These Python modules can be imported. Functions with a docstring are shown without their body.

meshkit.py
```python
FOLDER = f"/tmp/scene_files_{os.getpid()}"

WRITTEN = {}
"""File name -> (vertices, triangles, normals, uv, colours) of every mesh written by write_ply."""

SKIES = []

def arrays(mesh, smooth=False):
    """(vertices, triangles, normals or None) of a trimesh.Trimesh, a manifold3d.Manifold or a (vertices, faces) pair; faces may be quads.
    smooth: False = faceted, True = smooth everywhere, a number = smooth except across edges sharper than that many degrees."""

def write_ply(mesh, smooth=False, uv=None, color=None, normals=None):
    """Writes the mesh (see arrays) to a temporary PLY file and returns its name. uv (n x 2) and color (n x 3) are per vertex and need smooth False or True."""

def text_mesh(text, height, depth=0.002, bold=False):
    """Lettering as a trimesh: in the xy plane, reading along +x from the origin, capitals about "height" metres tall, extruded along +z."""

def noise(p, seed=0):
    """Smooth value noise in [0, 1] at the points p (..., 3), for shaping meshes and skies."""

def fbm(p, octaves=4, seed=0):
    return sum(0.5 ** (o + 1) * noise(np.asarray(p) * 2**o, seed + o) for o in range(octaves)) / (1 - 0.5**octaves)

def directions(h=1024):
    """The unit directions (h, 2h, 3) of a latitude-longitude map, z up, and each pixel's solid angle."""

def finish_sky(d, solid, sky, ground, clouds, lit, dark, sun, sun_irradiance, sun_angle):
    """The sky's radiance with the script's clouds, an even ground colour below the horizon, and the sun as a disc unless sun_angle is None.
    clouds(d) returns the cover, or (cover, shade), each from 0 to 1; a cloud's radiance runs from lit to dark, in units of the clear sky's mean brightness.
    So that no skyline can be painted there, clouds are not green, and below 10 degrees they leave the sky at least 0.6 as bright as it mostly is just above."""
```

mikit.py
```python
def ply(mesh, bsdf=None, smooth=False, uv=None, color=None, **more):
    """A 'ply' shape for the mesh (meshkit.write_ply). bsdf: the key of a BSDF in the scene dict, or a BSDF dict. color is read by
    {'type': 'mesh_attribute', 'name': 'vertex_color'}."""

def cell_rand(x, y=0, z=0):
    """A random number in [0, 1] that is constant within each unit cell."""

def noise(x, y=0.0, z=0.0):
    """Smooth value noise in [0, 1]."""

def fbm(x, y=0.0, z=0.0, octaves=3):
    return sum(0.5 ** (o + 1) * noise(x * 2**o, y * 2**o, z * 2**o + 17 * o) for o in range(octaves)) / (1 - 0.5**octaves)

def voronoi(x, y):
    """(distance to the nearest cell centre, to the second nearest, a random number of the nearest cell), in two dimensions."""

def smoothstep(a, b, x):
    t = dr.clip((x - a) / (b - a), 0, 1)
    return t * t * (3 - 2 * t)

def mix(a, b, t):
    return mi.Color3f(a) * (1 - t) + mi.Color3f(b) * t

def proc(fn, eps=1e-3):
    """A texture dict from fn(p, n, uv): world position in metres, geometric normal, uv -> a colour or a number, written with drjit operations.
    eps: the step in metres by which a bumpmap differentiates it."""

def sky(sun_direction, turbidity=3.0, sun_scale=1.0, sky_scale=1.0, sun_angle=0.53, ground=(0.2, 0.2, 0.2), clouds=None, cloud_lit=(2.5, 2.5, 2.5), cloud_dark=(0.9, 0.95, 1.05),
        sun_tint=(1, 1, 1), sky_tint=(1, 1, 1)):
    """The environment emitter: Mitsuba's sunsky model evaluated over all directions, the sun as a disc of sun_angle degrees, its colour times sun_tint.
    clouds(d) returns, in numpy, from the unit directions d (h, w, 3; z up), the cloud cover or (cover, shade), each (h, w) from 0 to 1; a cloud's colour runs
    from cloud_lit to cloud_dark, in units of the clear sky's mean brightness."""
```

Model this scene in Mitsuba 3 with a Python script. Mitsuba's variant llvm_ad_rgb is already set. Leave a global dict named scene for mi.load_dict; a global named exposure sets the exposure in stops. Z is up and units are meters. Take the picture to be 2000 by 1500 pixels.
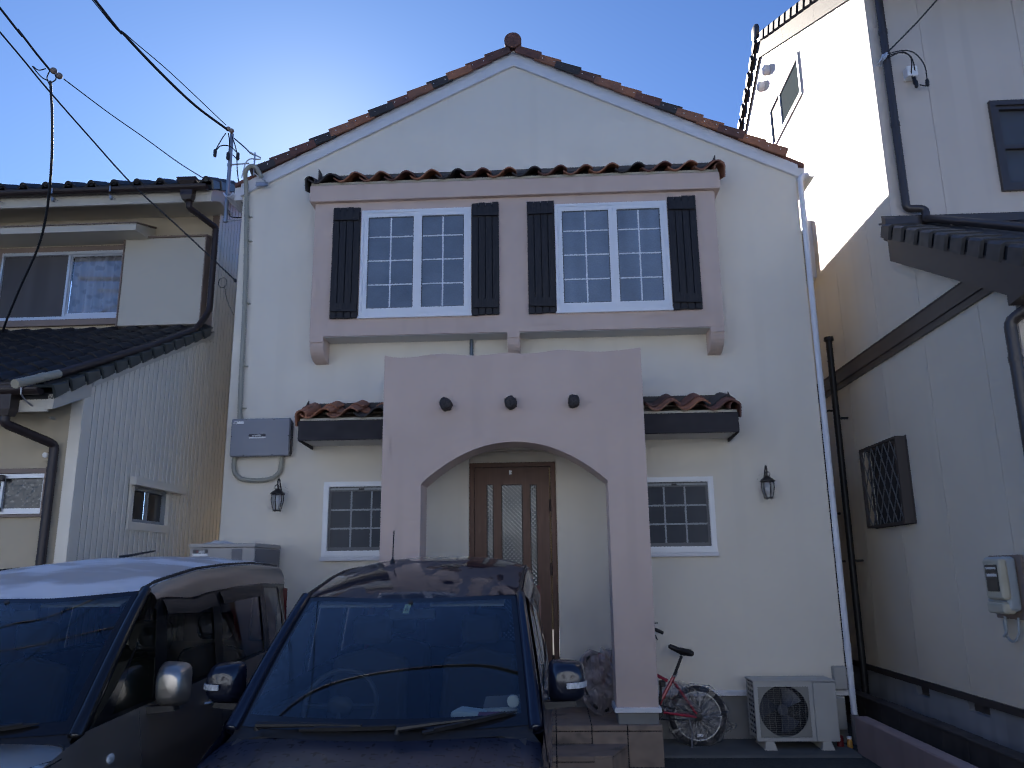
import math, random
import numpy as np, trimesh, shapely
from shapely.geometry import Polygon, box as sbox, Point, LineString
import manifold3d as m3
import drjit as dr, mitsuba as mi
import mikit, meshkit
from mikit import proc, noise, fbm, voronoi, cell_rand, smoothstep, mix

RNG = random.Random(7)
T = mi.ScalarTransform4f
scene, labels = {}, {}

# ---------------------------------------------------------------- camera, sky, exposure
F_PX, PITCH, YAW, ROLL = 1574.64, math.radians(13.1753), math.radians(-2.7789), math.radians(0.6843)
EYE = np.array([0.0, 0.0, 1.52])
_f = np.array([math.sin(YAW) * math.cos(PITCH), math.cos(YAW) * math.cos(PITCH), math.sin(PITCH)])
_r = np.array([math.cos(YAW), -math.sin(YAW), 0.0])
_d = np.cross(_f, _r)
_dn = -_r * math.sin(ROLL) + _d * math.cos(ROLL)
scene['camera'] = {'type': 'perspective', 'fov': math.degrees(2 * math.atan(1000 / F_PX)), 'fov_axis': 'x', 'near_clip': 0.05, 'far_clip': 2000.0,
                   'to_world': T().look_at(origin=EYE.tolist(), target=(EYE + _f).tolist(), up=(-_dn).tolist())}
SUN = np.array([-0.268, 0.844, 0.465])
scene['sky'] = mikit.sky(SUN, turbidity=2.2, sun_scale=2.2, sun_tint=(0.80, 0.92, 1.24), sky_tint=(0.64, 0.89, 1.46), ground=(0.2, 0.2, 0.2),
                         clouds=lambda d: 0.16 * np.exp(-(np.degrees(np.arccos(np.clip(d @ (SUN / np.linalg.norm(SUN)), -1, 1))) / 6.0) ** 2), cloud_lit=(5.0, 5.1, 5.3))   # thin high haze round the sun
exposure = 2.05

# ---------------------------------------------------------------- materials
def two(b): return {'type': 'twosided', 'bsdf': b}
def rgb(c): return {'type': 'rgb', 'value': [float(v) for v in c]}
def mat(name, col, rough=0.6, spec=0.4, metal=0.0, bump=None, amp=0.0, coat=0.0, eps=1e-3, sheen=0):
    d = {'type': 'principled', 'base_color': proc(col) if callable(col) else rgb(col), 'roughness': proc(rough) if callable(rough) else float(rough), 'specular': float(spec)}
    if metal: d['metallic'] = float(metal)
    if coat: d['clearcoat'] = float(coat); d['clearcoat_gloss'] = 0.95
    if bump is not None: d = {'type': 'bumpmap', 'tex': proc(bump, eps), 'scale': float(amp), 'bsdf': d}
    scene[name] = two(d)

def stucco_bump(p, n, uv):
    # trowelled plaster: fine grain, soft unevenness and short shallow trowel arcs
    f = fbm(p.x * 1.9 + 3, p.y * 1.9, p.z * 1.9, 2) + 0.05 * noise(p.x * 7, p.y * 7, p.z * 7)
    g = noise(p.x * 2.6 + 40, p.y * 2.6, p.z * 2.6)
    arc = (1 - smoothstep(0.0, 0.017, dr.abs(f - 0.52))) * smoothstep(0.56, 0.66, g)
    return 0.38 * noise(p.x * 38, p.y * 38, p.z * 38) + 1.2 * fbm(p.x * 3.2, p.y * 3.2, p.z * 3.2, 2) + 0.5 * arc
def tone(c, amp=0.12, sc=1.3, streak=0.0):
    def fn(p, n, uv):
        k = 1 + amp * (fbm(p.x * sc, p.y * sc, p.z * sc, 3) - 0.5) * 2
        if streak: k = k - streak * smoothstep(0.55, 0.8, noise(p.x * 9, p.y * 9, p.z * 0.5)) * noise(p.x * 2, 5, p.z * 1.1)
        return mi.Color3f(*c) * k
    return fn
mat('m_cream', tone((0.715, 0.66, 0.56), 0.06, 1.1, 0.035), 0.8, 0.25, bump=stucco_bump, amp=0.014, eps=3e-3)
mat('m_mauve', tone((0.57, 0.445, 0.375), 0.08, 1.6, 0.06), 0.8, 0.25, bump=stucco_bump, amp=0.018, eps=3e-3)
mat('m_soffit', (0.5, 0.48, 0.44), 0.8)
mat('m_trim', (0.62, 0.62, 0.63), 0.45)
mat('m_white', (0.72, 0.73, 0.74), 0.3, 0.5)
mat('m_concrete', tone((0.22, 0.215, 0.20), 0.25, 4.0, 0.15), 0.9, bump=lambda p, n, uv: fbm(p.x * 60, p.y * 60, p.z * 60, 2), amp=0.002)
mat('m_shutter', lambda p, n, uv: mi.Color3f(0.014, 0.013, 0.015) * (0.6 + 0.9 * noise(p.x * 160, p.y * 30, p.z * 5)), 0.55, 0.35, bump=lambda p, n, uv: noise(p.x * 220, p.y * 50, p.z * 5), amp=0.001)
mat('m_darkbrown', (0.04, 0.033, 0.03), 0.55)
mat('m_charcoal_fascia', tone((0.035, 0.032, 0.035), 0.25, 8), 0.85, bump=lambda p, n, uv: fbm(p.x * 50, p.y * 50, p.z * 50, 2), amp=0.004)
def tile_col(c):
    def fn(p, n, uv):
        k = 0.75 + 0.5 * fbm(p.x * 14, p.y * 14, p.z * 14, 3)
        d = smoothstep(0.5, 0.75, fbm(p.x * 5 + 9, p.y * 5, p.z * 5, 2))
        return mix(mi.Color3f(*c) * k, mi.Color3f(0.05, 0.042, 0.04), d * 0.3)
    return fn
for i, c in enumerate([(0.32, 0.135, 0.075), (0.15, 0.068, 0.052), (0.26, 0.12, 0.075), (0.05, 0.045, 0.045), (0.12, 0.06, 0.048)]):
    mat(f'm_tile{i}', tile_col(c), 0.75, 0.3, bump=lambda p, n, uv: fbm(p.x * 45, p.y * 45, p.z * 45, 2), amp=0.002)
mat('m_mortar', (0.42, 0.38, 0.30), 0.9)
mat('m_log', lambda p, n, uv: mi.Color3f(0.03, 0.026, 0.026) * (0.6 + 0.8 * noise(p.x * 90, p.y * 20, p.z * 90)), 0.7)
mat('m_door', lambda p, n, uv: mi.Color3f(0.115, 0.055, 0.034) * (0.85 + 0.3 * noise(p.x * 90, p.y * 30, p.z * 2.2)), 0.5, 0.4)
mat('m_door_dark', (0.035, 0.02, 0.016), 0.5)
def patterned(p, n, uv):
    return 0.5 + 0.25 * dr.sin((p.x + p.z) * 150) * (0.6 + 0.4 * noise(p.x * 30, 0, p.z * 30)) + 0.25 * dr.sin((p.x * 1.0 - p.z) * 150) * smoothstep(0.35, 0.65, noise(p.x * 9, 4, p.z * 5))
mat('m_door_glass', lambda p, n, uv: mix(mi.Color3f(0.03, 0.035, 0.035), mi.Color3f(0.42, 0.42, 0.38), smoothstep(0.52, 0.86, patterned(p, n, uv)) * (0.25 + 0.9 * smoothstep(0.35, 0.65, noise(p.x * 5 + 2, 1, p.z * 3.5)))), 0.12, 0.8, bump=patterned, amp=0.004)
mat('m_frost', lambda p, n, uv: mi.Color3f(0.165, 0.195, 0.235) * (0.5 + 0.55 * fbm(p.x * 3.5, p.y, p.z * 3.5, 3) + 0.3 * noise(p.x * 13, 1, p.z * 0.8) * smoothstep(0.0, 0.4, p.x + 0.2)) * (0.9 + 0.2 * noise(p.x * 130, 0, p.z * 130)), 0.16, 0.8, bump=lambda p, n, uv: noise(p.x * 170, p.y * 170, p.z * 170), amp=0.0006)
mat('m_dark_pane', lambda p, n, uv: mi.Color3f(0.022, 0.025, 0.03) * (0.7 + 0.5 * fbm(p.x * 4, p.y * 4, p.z * 4, 2)), 0.14, 0.8, bump=lambda p, n, uv: dr.sin((p.x + p.z) * 330) + dr.sin((p.x - p.z) * 330), amp=0.0007)
mat('m_muntin_dim', (0.26, 0.28, 0.29), 0.4)
mat('m_winframe_dark', (0.10, 0.105, 0.11), 0.4)
mat('m_lead', (0.13, 0.15, 0.17), 0.35, metal=0.6)
mat('m_conduit', (0.30, 0.29, 0.235), 0.5)
mat('m_downpipe_white', (0.66, 0.68, 0.73), 0.35)
mat('m_pipe_grey', (0.14, 0.135, 0.14), 0.5)
mat('m_black', (0.012, 0.012, 0.013), 0.45)
mat('m_black_gloss', (0.008, 0.008, 0.009), 0.12, 0.5)
mat('m_iron', (0.018, 0.016, 0.015), 0.5)
mat('m_steel', lambda p, n, uv: mi.Color3f(0.34, 0.35, 0.38) * (0.7 + 0.5 * noise(p.x * 30, p.y * 30, p.z * 12)), 0.4, metal=0.75)
mat('m_cable', (0.014, 0.015, 0.018), 0.5)
mat('m_brownpipe', (0.032, 0.022, 0.021), 0.4)
mat('m_ivory_pipe', (0.34, 0.31, 0.23), 0.5)
# left house
mat('m_lcream', tone((0.48, 0.405, 0.29), 0.06, 1.5, 0.06), 0.8, bump=lambda p, n, uv: fbm(p.x * 70, p.y * 70, p.z * 70, 2), amp=0.002)
mat('m_lpanel', (0.5, 0.46, 0.38), 0.6)
mat('m_lmetal', (0.72, 0.66, 0.55), 0.32, 0.5)
mat('m_lmetal_back', (0.12, 0.11, 0.09), 0.6)
mat('m_lbrown', tone((0.22, 0.165, 0.135), 0.12, 5), 0.6)
mat('m_ltile', lambda p, n, uv: mi.Color3f(0.022, 0.021, 0.022) * (0.6 + 0.8 * fbm(p.x * 12, p.y * 12, p.z * 12, 2)), 0.55, 0.3)
mat('m_ltile_verge', lambda p, n, uv: mi.Color3f(0.034, 0.041, 0.040) * (0.6 + 0.9 * fbm(p.x * 8, p.y * 8, p.z * 8, 2)), 0.35, 0.5)
mat('m_alu', (0.55, 0.57, 0.6), 0.35, metal=0.4)
def curtain(p, n, uv): return mi.Color3f(0.27, 0.265, 0.28) * (0.8 + 0.35 * noise(p.x * 22, 0, p.z * 1.5)) * (1 - 0.25 * smoothstep(0.55, 0.8, noise(p.x * 17, 2, p.z * 14)))
mat('m_curtain', curtain, 0.9)
mat('m_screen', lambda p, n, uv: mi.Color3f(0.085, 0.08, 0.082) * (0.8 + 0.4 * noise(p.x * 11, 0, p.z)), 0.9)
mat('m_rough_pane', lambda p, n, uv: mix(mi.Color3f(0.035, 0.037, 0.035), mi.Color3f(0.16, 0.16, 0.15), smoothstep(0.66, 0.8, noise(p.x * 60, p.y * 60, p.z * 60))), 0.2, 0.7, bump=lambda p, n, uv: noise(p.x * 55, p.y * 55, p.z * 55), amp=0.003)
# right house
def rwall_bump(p, n, uv):
    return fbm(p.y * 16, p.z * 16, p.x * 16, 3) + 0.5 * noise(p.x * 60, p.y * 60, p.z * 60)
mat('m_rwall', tone((0.60, 0.535, 0.43), 0.05, 1.5, 0.05), 0.36, 0.5, bump=rwall_bump, amp=0.010, eps=3e-3)
mat('m_rwall_front', tone((0.55, 0.48, 0.41), 0.04, 1.5, 0.05), 0.6, 0.4, bump=lambda p, n, uv: fbm(p.x * 50, p.y * 50, p.z * 50, 2), amp=0.002)
mat('m_rbrown', (0.045, 0.036, 0.033), 0.35, 0.5)
mat('m_rtile', lambda p, n, uv: mi.Color3f(0.035, 0.033, 0.033) * (0.7 + 0.6 * fbm(p.x * 12, p.y * 12, p.z * 12, 2)), 0.42, 0.5)
mat('m_found', tone((0.21, 0.22, 0.235), 0.2, 3, 0.2), 0.9, bump=lambda p, n, uv: fbm(p.x * 40, p.y * 40, p.z * 40, 2), amp=0.003)
mat('m_meter', tone((0.42, 0.39, 0.30), 0.12, 7), 0.5)
mat('m_meter_grey', (0.33, 0.36, 0.37), 0.45)
mat('m_blockwall', tone((0.045, 0.04, 0.038), 0.4, 5, 0.2), 0.95, bump=lambda p, n, uv: fbm(p.x * 45, p.y * 45, p.z * 45, 2), amp=0.005)
mat('m_lowwall', tone((0.20, 0.155, 0.15), 0.12, 4, 0.1), 0.9, bump=stucco_bump, amp=0.006, eps=3e-3)
def asphalt(p, n, uv):
    k = 0.55 + 0.5 * fbm(p.x * 1.4, p.y * 1.4, 0, 3) + 0.5 * noise(p.x * 120, p.y * 120, 0)
    return mi.Color3f(0.032, 0.036, 0.036) * k
mat('m_asphalt', asphalt, 0.85, 0.4, bump=lambda p, n, uv: fbm(p.x * 90, p.y * 90, 0, 2), amp=0.006)
mat('m_apron', tone((0.085, 0.088, 0.085), 0.3, 3), 0.9, bump=lambda p, n, uv: fbm(p.x * 60, p.y * 60, 0, 2), amp=0.004)
def floor_tile(p, n, uv):
    k = 0.8 + 0.4 * fbm(p.x * 11, p.y * 11, p.z * 11, 3)
    return mix(mi.Color3f(0.225, 0.165, 0.125) * k, mi.Color3f(0.06, 0.05, 0.045), 0.6 * smoothstep(0.56, 0.8, fbm(p.x * 6 + 2, p.y * 6, p.z * 6, 3)))
mat('m_floortile', floor_tile, 0.55, 0.4, bump=lambda p, n, uv: fbm(p.x * 60, p.y * 60, p.z * 60, 2), amp=0.002)
mat('m_grout', (0.02, 0.019, 0.018), 0.9)
# appliances and small things
mat('m_inv', tone((0.215, 0.225, 0.255), 0.06, 2, 0.1), 0.4, 0.5)
mat('m_inv_side', (0.055, 0.052, 0.055), 0.5)
mat('m_tank', (0.34, 0.32, 0.30), 0.4)
mat('m_tank_panel', (0.13, 0.13, 0.145), 0.4)
mat('m_label_dark', (0.012, 0.015, 0.03), 0.3)
mat('m_label_white', (0.75, 0.75, 0.75), 0.4)
mat('m_label_red', (0.35, 0.03, 0.04), 0.4)
mat('m_ac', tone((0.36, 0.355, 0.33), 0.08, 4, 0.12), 0.45)
mat('m_ac_grille', tone((0.2, 0.195, 0.175), 0.1, 4), 0.5)
mat('m_guard', (0.13, 0.13, 0.12), 0.5)
mat('m_ac_dark', (0.012, 0.013, 0.02), 0.5)
mat('m_fan', (0.05, 0.055, 0.075), 0.4)
mat('m_foot', (0.4, 0.38, 0.33), 0.9)
mat('m_rubber', (0.014, 0.014, 0.016), 0.7)
mat('m_rim', (0.55, 0.54, 0.5), 0.35, metal=0.5)
mat('m_bikered', (0.33, 0.016, 0.03), 0.25, 0.5, coat=0.6)
mat('m_amber', (0.5, 0.24, 0.05), 0.2)
mat('m_canred', (0.14, 0.02, 0.025), 0.3)
mat('m_grey_cloth', tone((0.5, 0.49, 0.46), 0.2, 20), 0.9)
scene['m_plastic'] = {'type': 'blendbsdf', 'weight': proc(lambda p, n, uv: 0.03 + 0.22 * smoothstep(0.5, 0.8, fbm(p.x * 14, p.y * 14, p.z * 14, 3))),
                      'a': {'type': 'thindielectric', 'int_ior': 1.45}, 'b': two({'type': 'principled', 'base_color': rgb((0.5, 0.47, 0.48)), 'roughness': 0.25, 'specular': 0.6})}
scene['m_wrap'] = {'type': 'blendbsdf', 'weight': proc(lambda p, n, uv: 0.30 + 0.35 * smoothstep(0.4, 0.75, fbm(p.x * 11, p.y * 11, p.z * 11, 3))),
                   'a': {'type': 'thindielectric', 'int_ior': 1.45}, 'b': two({'type': 'principled', 'base_color': rgb((0.42, 0.37, 0.38)), 'roughness': 0.3, 'specular': 0.5})}
scene['m_lampglass'] = {'type': 'blendbsdf', 'weight': 0.25, 'a': {'type': 'thindielectric', 'int_ior': 1.5}, 'b': two({'type': 'principled', 'base_color': rgb((0.5, 0.52, 0.52)), 'roughness': 0.3})}
scene['m_glass'] = {'type': 'thindielectric', 'int_ior': 1.5}
scene['m_screenglass'] = {'type': 'thindielectric', 'int_ior': 1.45, 'specular_transmittance': rgb((0.52, 0.58, 0.57))}
scene['m_sideglass'] = {'type': 'thindielectric', 'int_ior': 1.5, 'specular_transmittance': rgb((0.13, 0.165, 0.155))}
scene['m_privglass'] = {'type': 'thindielectric', 'int_ior': 1.5, 'specular_transmittance': rgb((0.03, 0.03, 0.033))}
# cars
def wet_rough(p, n, uv):
    return 0.05 + 0.45 * smoothstep(0.57, 0.60, fbm(p.x * 8, p.y * 3.6, 1.0, 4))
def wet_col(p, n, uv):
    return mix(mi.Color3f(0.006, 0.008, 0.02), mi.Color3f(0.04, 0.038, 0.045), smoothstep(0.57, 0.60, fbm(p.x * 8, p.y * 3.6, 1.0, 4)) * 0.9)
mat('m_bluepaint', (0.006, 0.008, 0.018), 0.12, 0.5, coat=0.5)
mat('m_blueroof', wet_col, wet_rough, 0.5, coat=0.35)
mat('m_bluehood', lambda p, n, uv: mi.Color3f(0.014, 0.018, 0.034) * (1 - 0.75 * smoothstep(0.80, 0.84, noise(p.x * 55, p.y * 55, 2))) * (0.8 + 0.4 * fbm(p.x * 6, p.y * 9, 0, 3)), 0.25, 0.5, coat=0.8)
mat('m_silver', lambda p, n, uv: mi.Color3f(0.42, 0.385, 0.34) * (0.97 + 0.06 * noise(p.x * 400, p.y * 400, p.z * 400)), 0.3, 0.5, metal=0.85, coat=0.5)
mat('m_silverroof', lambda p, n, uv: mix(mi.Color3f(0.48, 0.46, 0.44), mi.Color3f(0.68, 0.67, 0.66), smoothstep(0.4, 0.65, fbm(p.x * 2.5, p.y * 5, 0, 4))), lambda p, n, uv: 0.35 + 0.35 * smoothstep(0.4, 0.65, fbm(p.x * 2.5, p.y * 5, 0, 4)), 0.5, metal=0.35)
mat('m_dash', (0.03, 0.03, 0.032), 0.75)
mat('m_seat', (0.04, 0.038, 0.037), 0.9)
mat('m_headliner', (0.3, 0.29, 0.27), 0.9)
mat('m_chrome', (0.7, 0.7, 0.7), 0.12, metal=1.0)
mat('m_lampclear', lambda p, n, uv: mi.Color3f(0.45, 0.48, 0.5) * (0.5 + 0.7 * noise(p.x * 160, p.y * 40, p.z * 40)), 0.1, 0.8)
mat('m_headlamp', lambda p, n, uv: mi.Color3f(0.2, 0.24, 0.26) * (0.4 + 1.0 * noise(p.x * 30, p.y * 60, p.z * 60)), 0.06, 0.9, coat=1.0)
mat('m_tail', (0.09, 0.006, 0.009), 0.1, 0.5)
mat('m_sticker', (0.55, 0.6, 0.32), 0.5)
mat('m_ink', (0.02, 0.03, 0.03), 0.6)
mat('m_towel', (0.55, 0.6, 0.62), 0.95)
mat('m_card_red', (0.25, 0.08, 0.12), 0.5)

# ---------------------------------------------------------------- helpers
def cat(ms): return trimesh.util.concatenate(list(ms))
def bx(x0, x1, y0, y1, z0, z1):
    m = trimesh.creation.box(extents=(x1 - x0, y1 - y0, z1 - z0)); m.apply_translation(((x0 + x1) / 2, (y0 + y1) / 2, (z0 + z1) / 2)); return m
def cb(x0, x1, y0, y1, z0, z1, r=0.004):
    """box with chamfered edges"""
    r = min(r, (x1 - x0) / 3, (y1 - y0) / 3, (z1 - z0) / 3)
    P = []
    for x, sx in ((x0, 1), (x1, -1)):
        for y, sy in ((y0, 1), (y1, -1)):
            for z, sz in ((z0, 1), (z1, -1)):
                P += [(x + sx * r, y + sy * r, z), (x + sx * r, y, z + sz * r), (x, y + sy * r, z + sz * r)]
    return hull(P)
def hull(P):
    return trimesh.convex.convex_hull(np.array(P, float))
def tri(m):
    q = m.to_mesh(); return trimesh.Trimesh(q.vert_properties[:, :3], q.tri_verts, process=False)
def rbox(x0, x1, y0, y1, z0, z1, r, seg=12):
    s = m3.Manifold.sphere(r, seg)
    ps = [s.translate((x, y, z)) for x in (x0 + r, x1 - r) for y in (y0 + r, y1 - r) for z in (z0 + r, z1 - r)]
    return tri(m3.Manifold.batch_hull(ps))
def ext(poly, h):
    ps = getattr(poly, 'geoms', [poly])
    return cat([trimesh.creation.extrude_polygon(p, h, engine='earcut') for p in ps])
def pxz(poly, y0, y1):
    m = ext(poly, y1 - y0); v = m.vertices.copy()
    return trimesh.Trimesh(np.c_[v[:, 0], y0 + v[:, 2], v[:, 1]], m.faces[:, ::-1], process=False)
def pyz(poly, x0, x1):
    m = ext(poly, x1 - x0); v = m.vertices.copy()
    return trimesh.Trimesh(np.c_[x0 + v[:, 2], v[:, 0], v[:, 1]], m.faces, process=False)
def pxy(poly, z0, z1):
    m = ext(poly, z1 - z0); m.apply_translation((0, 0, z0)); return m
def rect(a0, a1, b0, b1): return sbox(a0, b0, a1, b1)
def ring(a0, a1, b0, b1, w, wb=None, wt=None):
    return rect(a0, a1, b0, b1).difference(rect(a0 + w, a1 - w, b0 + (wb or w), b1 - (wt or w)))
def spline(pts, n=8):
    P = np.array(pts, float)
    if len(P) < 3: return P
    Q = np.vstack([2 * P[0] - P[1], P, 2 * P[-1] - P[-2]]); out = []
    for i in range(1, len(Q) - 2):
        for t in np.linspace(0, 1, n, endpoint=False):
            a, b, c, d = Q[i - 1:i + 3]
            out.append(0.5 * (2 * b + (c - a) * t + (2 * a - 5 * b + 4 * c - d) * t * t + (3 * b - a - 3 * c + d) * t ** 3))
    return np.array(out + [P[-1]])
def tube(pts, r, seg=8, smooth=0):
    P = spline(pts, smooth) if smooth else np.array(pts, float)
    ra = np.atleast_1d(np.asarray(r, float)); R = np.interp(np.linspace(0, 1, len(P)), np.linspace(0, 1, len(ra)), ra)
    tang = np.gradient(P, axis=0); tang /= np.linalg.norm(tang, axis=1, keepdims=True)
    u = np.cross(tang[0], [0.31, 0.17, 0.93]); u /= np.linalg.norm(u); V = []
    for i, t in enumerate(tang):
        u = u - t * (u @ t); u /= np.linalg.norm(u); w = np.cross(t, u)
        a = np.linspace(0, 2 * np.pi, seg, endpoint=False)
        V.append(P[i] + R[i] * (np.outer(np.cos(a), u) + np.outer(np.sin(a), w)))
    V = np.vstack(V + [P[:1], P[-1:]]); F = []; n = len(P)
    for i in range(n - 1):
        for j in range(seg):
            k = (j + 1) % seg; a, b, c, d = i * seg + j, i * seg + k, (i + 1) * seg + k, (i + 1) * seg + j
            F += [(a, b, c), (a, c, d)]
    for j in range(seg):
        k = (j + 1) % seg; F += [(n * seg, k, j), (n * seg + 1, (n - 1) * seg + j, (n - 1) * seg + k)]
    return trimesh.Trimesh(V, F, process=False)
def pipe(pts, r, seg=12):
    """polyline pipe with sharp elbows"""
    P = [np.array(p, float) for p in pts]; Q = [P[0]]
    for i in range(1, len(P) - 1):
        a = P[i - 1] - P[i]; b = P[i + 1] - P[i]; la, lb = np.linalg.norm(a), np.linalg.norm(b); k = min(r * 1.1, la / 3, lb / 3)
        p0, p1 = P[i] + a / la * k, P[i] + b / lb * k
        for t in (0, 0.33, 0.66, 1): Q.append((1 - t) ** 2 * p0 + 2 * t * (1 - t) * P[i] + t * t * p1)
    Q.append(P[-1]); return tube(Q, r, seg)
def cyl(p0, p1, r, seg=16): return tube([p0, p1], r, seg)
def grid(V):
    """quad grid of points (n, m, 3) -> mesh"""
    n, m = V.shape[:2]; I = np.arange(n * m).reshape(n, m)
    a, b, c, d = I[:-1, :-1].ravel(), I[1:, :-1].ravel(), I[1:, 1:].ravel(), I[:-1, 1:].ravel()
    return trimesh.Trimesh(V.reshape(-1, 3), np.vstack([np.c_[a, b, c], np.c_[a, c, d]]), process=False)
def solid_grid(V, off):
    a = grid(V); b = grid(V + off); b = trimesh.Trimesh(b.vertices, b.faces[:, ::-1], process=False)
    n, m = V.shape[:2]; I = np.arange(n * m).reshape(n, m); loop = np.r_[I[0, :], I[1:, -1], I[-1, -2::-1], I[-2:0:-1, 0]]
    F = []; N = n * m
    for i, p in enumerate(loop):
        q = loop[(i + 1) % len(loop)]; F += [(p, q, q + N), (p, q + N, p + N)]
    return trimesh.Trimesh(np.vstack([a.vertices, b.vertices]), np.vstack([a.faces, b.faces + N, np.array(F)]), process=False)
def lathe(prof, axis_p, axis='z', seg=20):
    m = trimesh.creation.revolve(np.array(prof, float), sections=seg)
    if axis == 'y': m.apply_transform(trimesh.transformations.rotation_matrix(math.pi / 2, (1, 0, 0)))
    if axis == 'x': m.apply_transform(trimesh.transformations.rotation_matrix(math.pi / 2, (0, 1, 0)))
    m.apply_translation(axis_p); return m
def key(name):
    k, i = name, 0
    while k in scene: i += 1; k = f'{name}_{i:03d}'
    return k
def put(name, mesh, m, smooth=False, label=None, kind=None):
    k = key(name); scene[k] = mikit.ply(mesh, m, smooth=smooth)
    d = {}
    if label: d['label'] = label
    if kind: d['kind'] = kind
    if d: labels[k] = d
    return k
def share(name, shape, to=None, m=None):
    k = key(name); s = dict(shape)
    if to is not None: s['to_world'] = to
    if m: s['bsdf'] = {'type': 'ref', 'id': m}
    scene[k] = s; return k
def lab(k, label, cat_=None, group=None, kind=None):
    labels[k] = {'label': label}
    if cat_: labels[k]['category'] = cat_
    if group: labels[k]['group'] = group
    if kind: labels[k]['kind'] = kind
def mtx(R, t):
    M = np.eye(4); M[:3, :3] = R; M[:3, 3] = t; return mi.ScalarTransform4f(M.tolist())
# ================================================================ SETTING
def ground_mesh():
    prof = [(-300, -0.14), (-20, -0.14), (0, -0.12), (3, -0.095), (5.5, -0.05), (6.9, -0.003), (7.25, 0.0), (40, 0.0), (400, 0.0)]
    return grid(np.array([[(x, y, z) for x in (-400, -20, -6, 0, 3, 6, 20, 400)] for y, z in prof])[:, ::-1])
put('ground', ground_mesh(), 'm_asphalt', kind='structure'); labels['ground'].update(label='dark asphalt parking ground in front of the houses')
prof = [(7.31, 0.002), (7.33, 0.018), (7.40, 0.024), (7.95, 0.034), (7.95, -0.05), (7.31, -0.05)]
put('pavement', pyz(Polygon(prof), 0.84, 2.50), 'm_apron', kind='structure'); labels['pavement'].update(label='narrow grey concrete strip along the foot of the cream wall')

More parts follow.
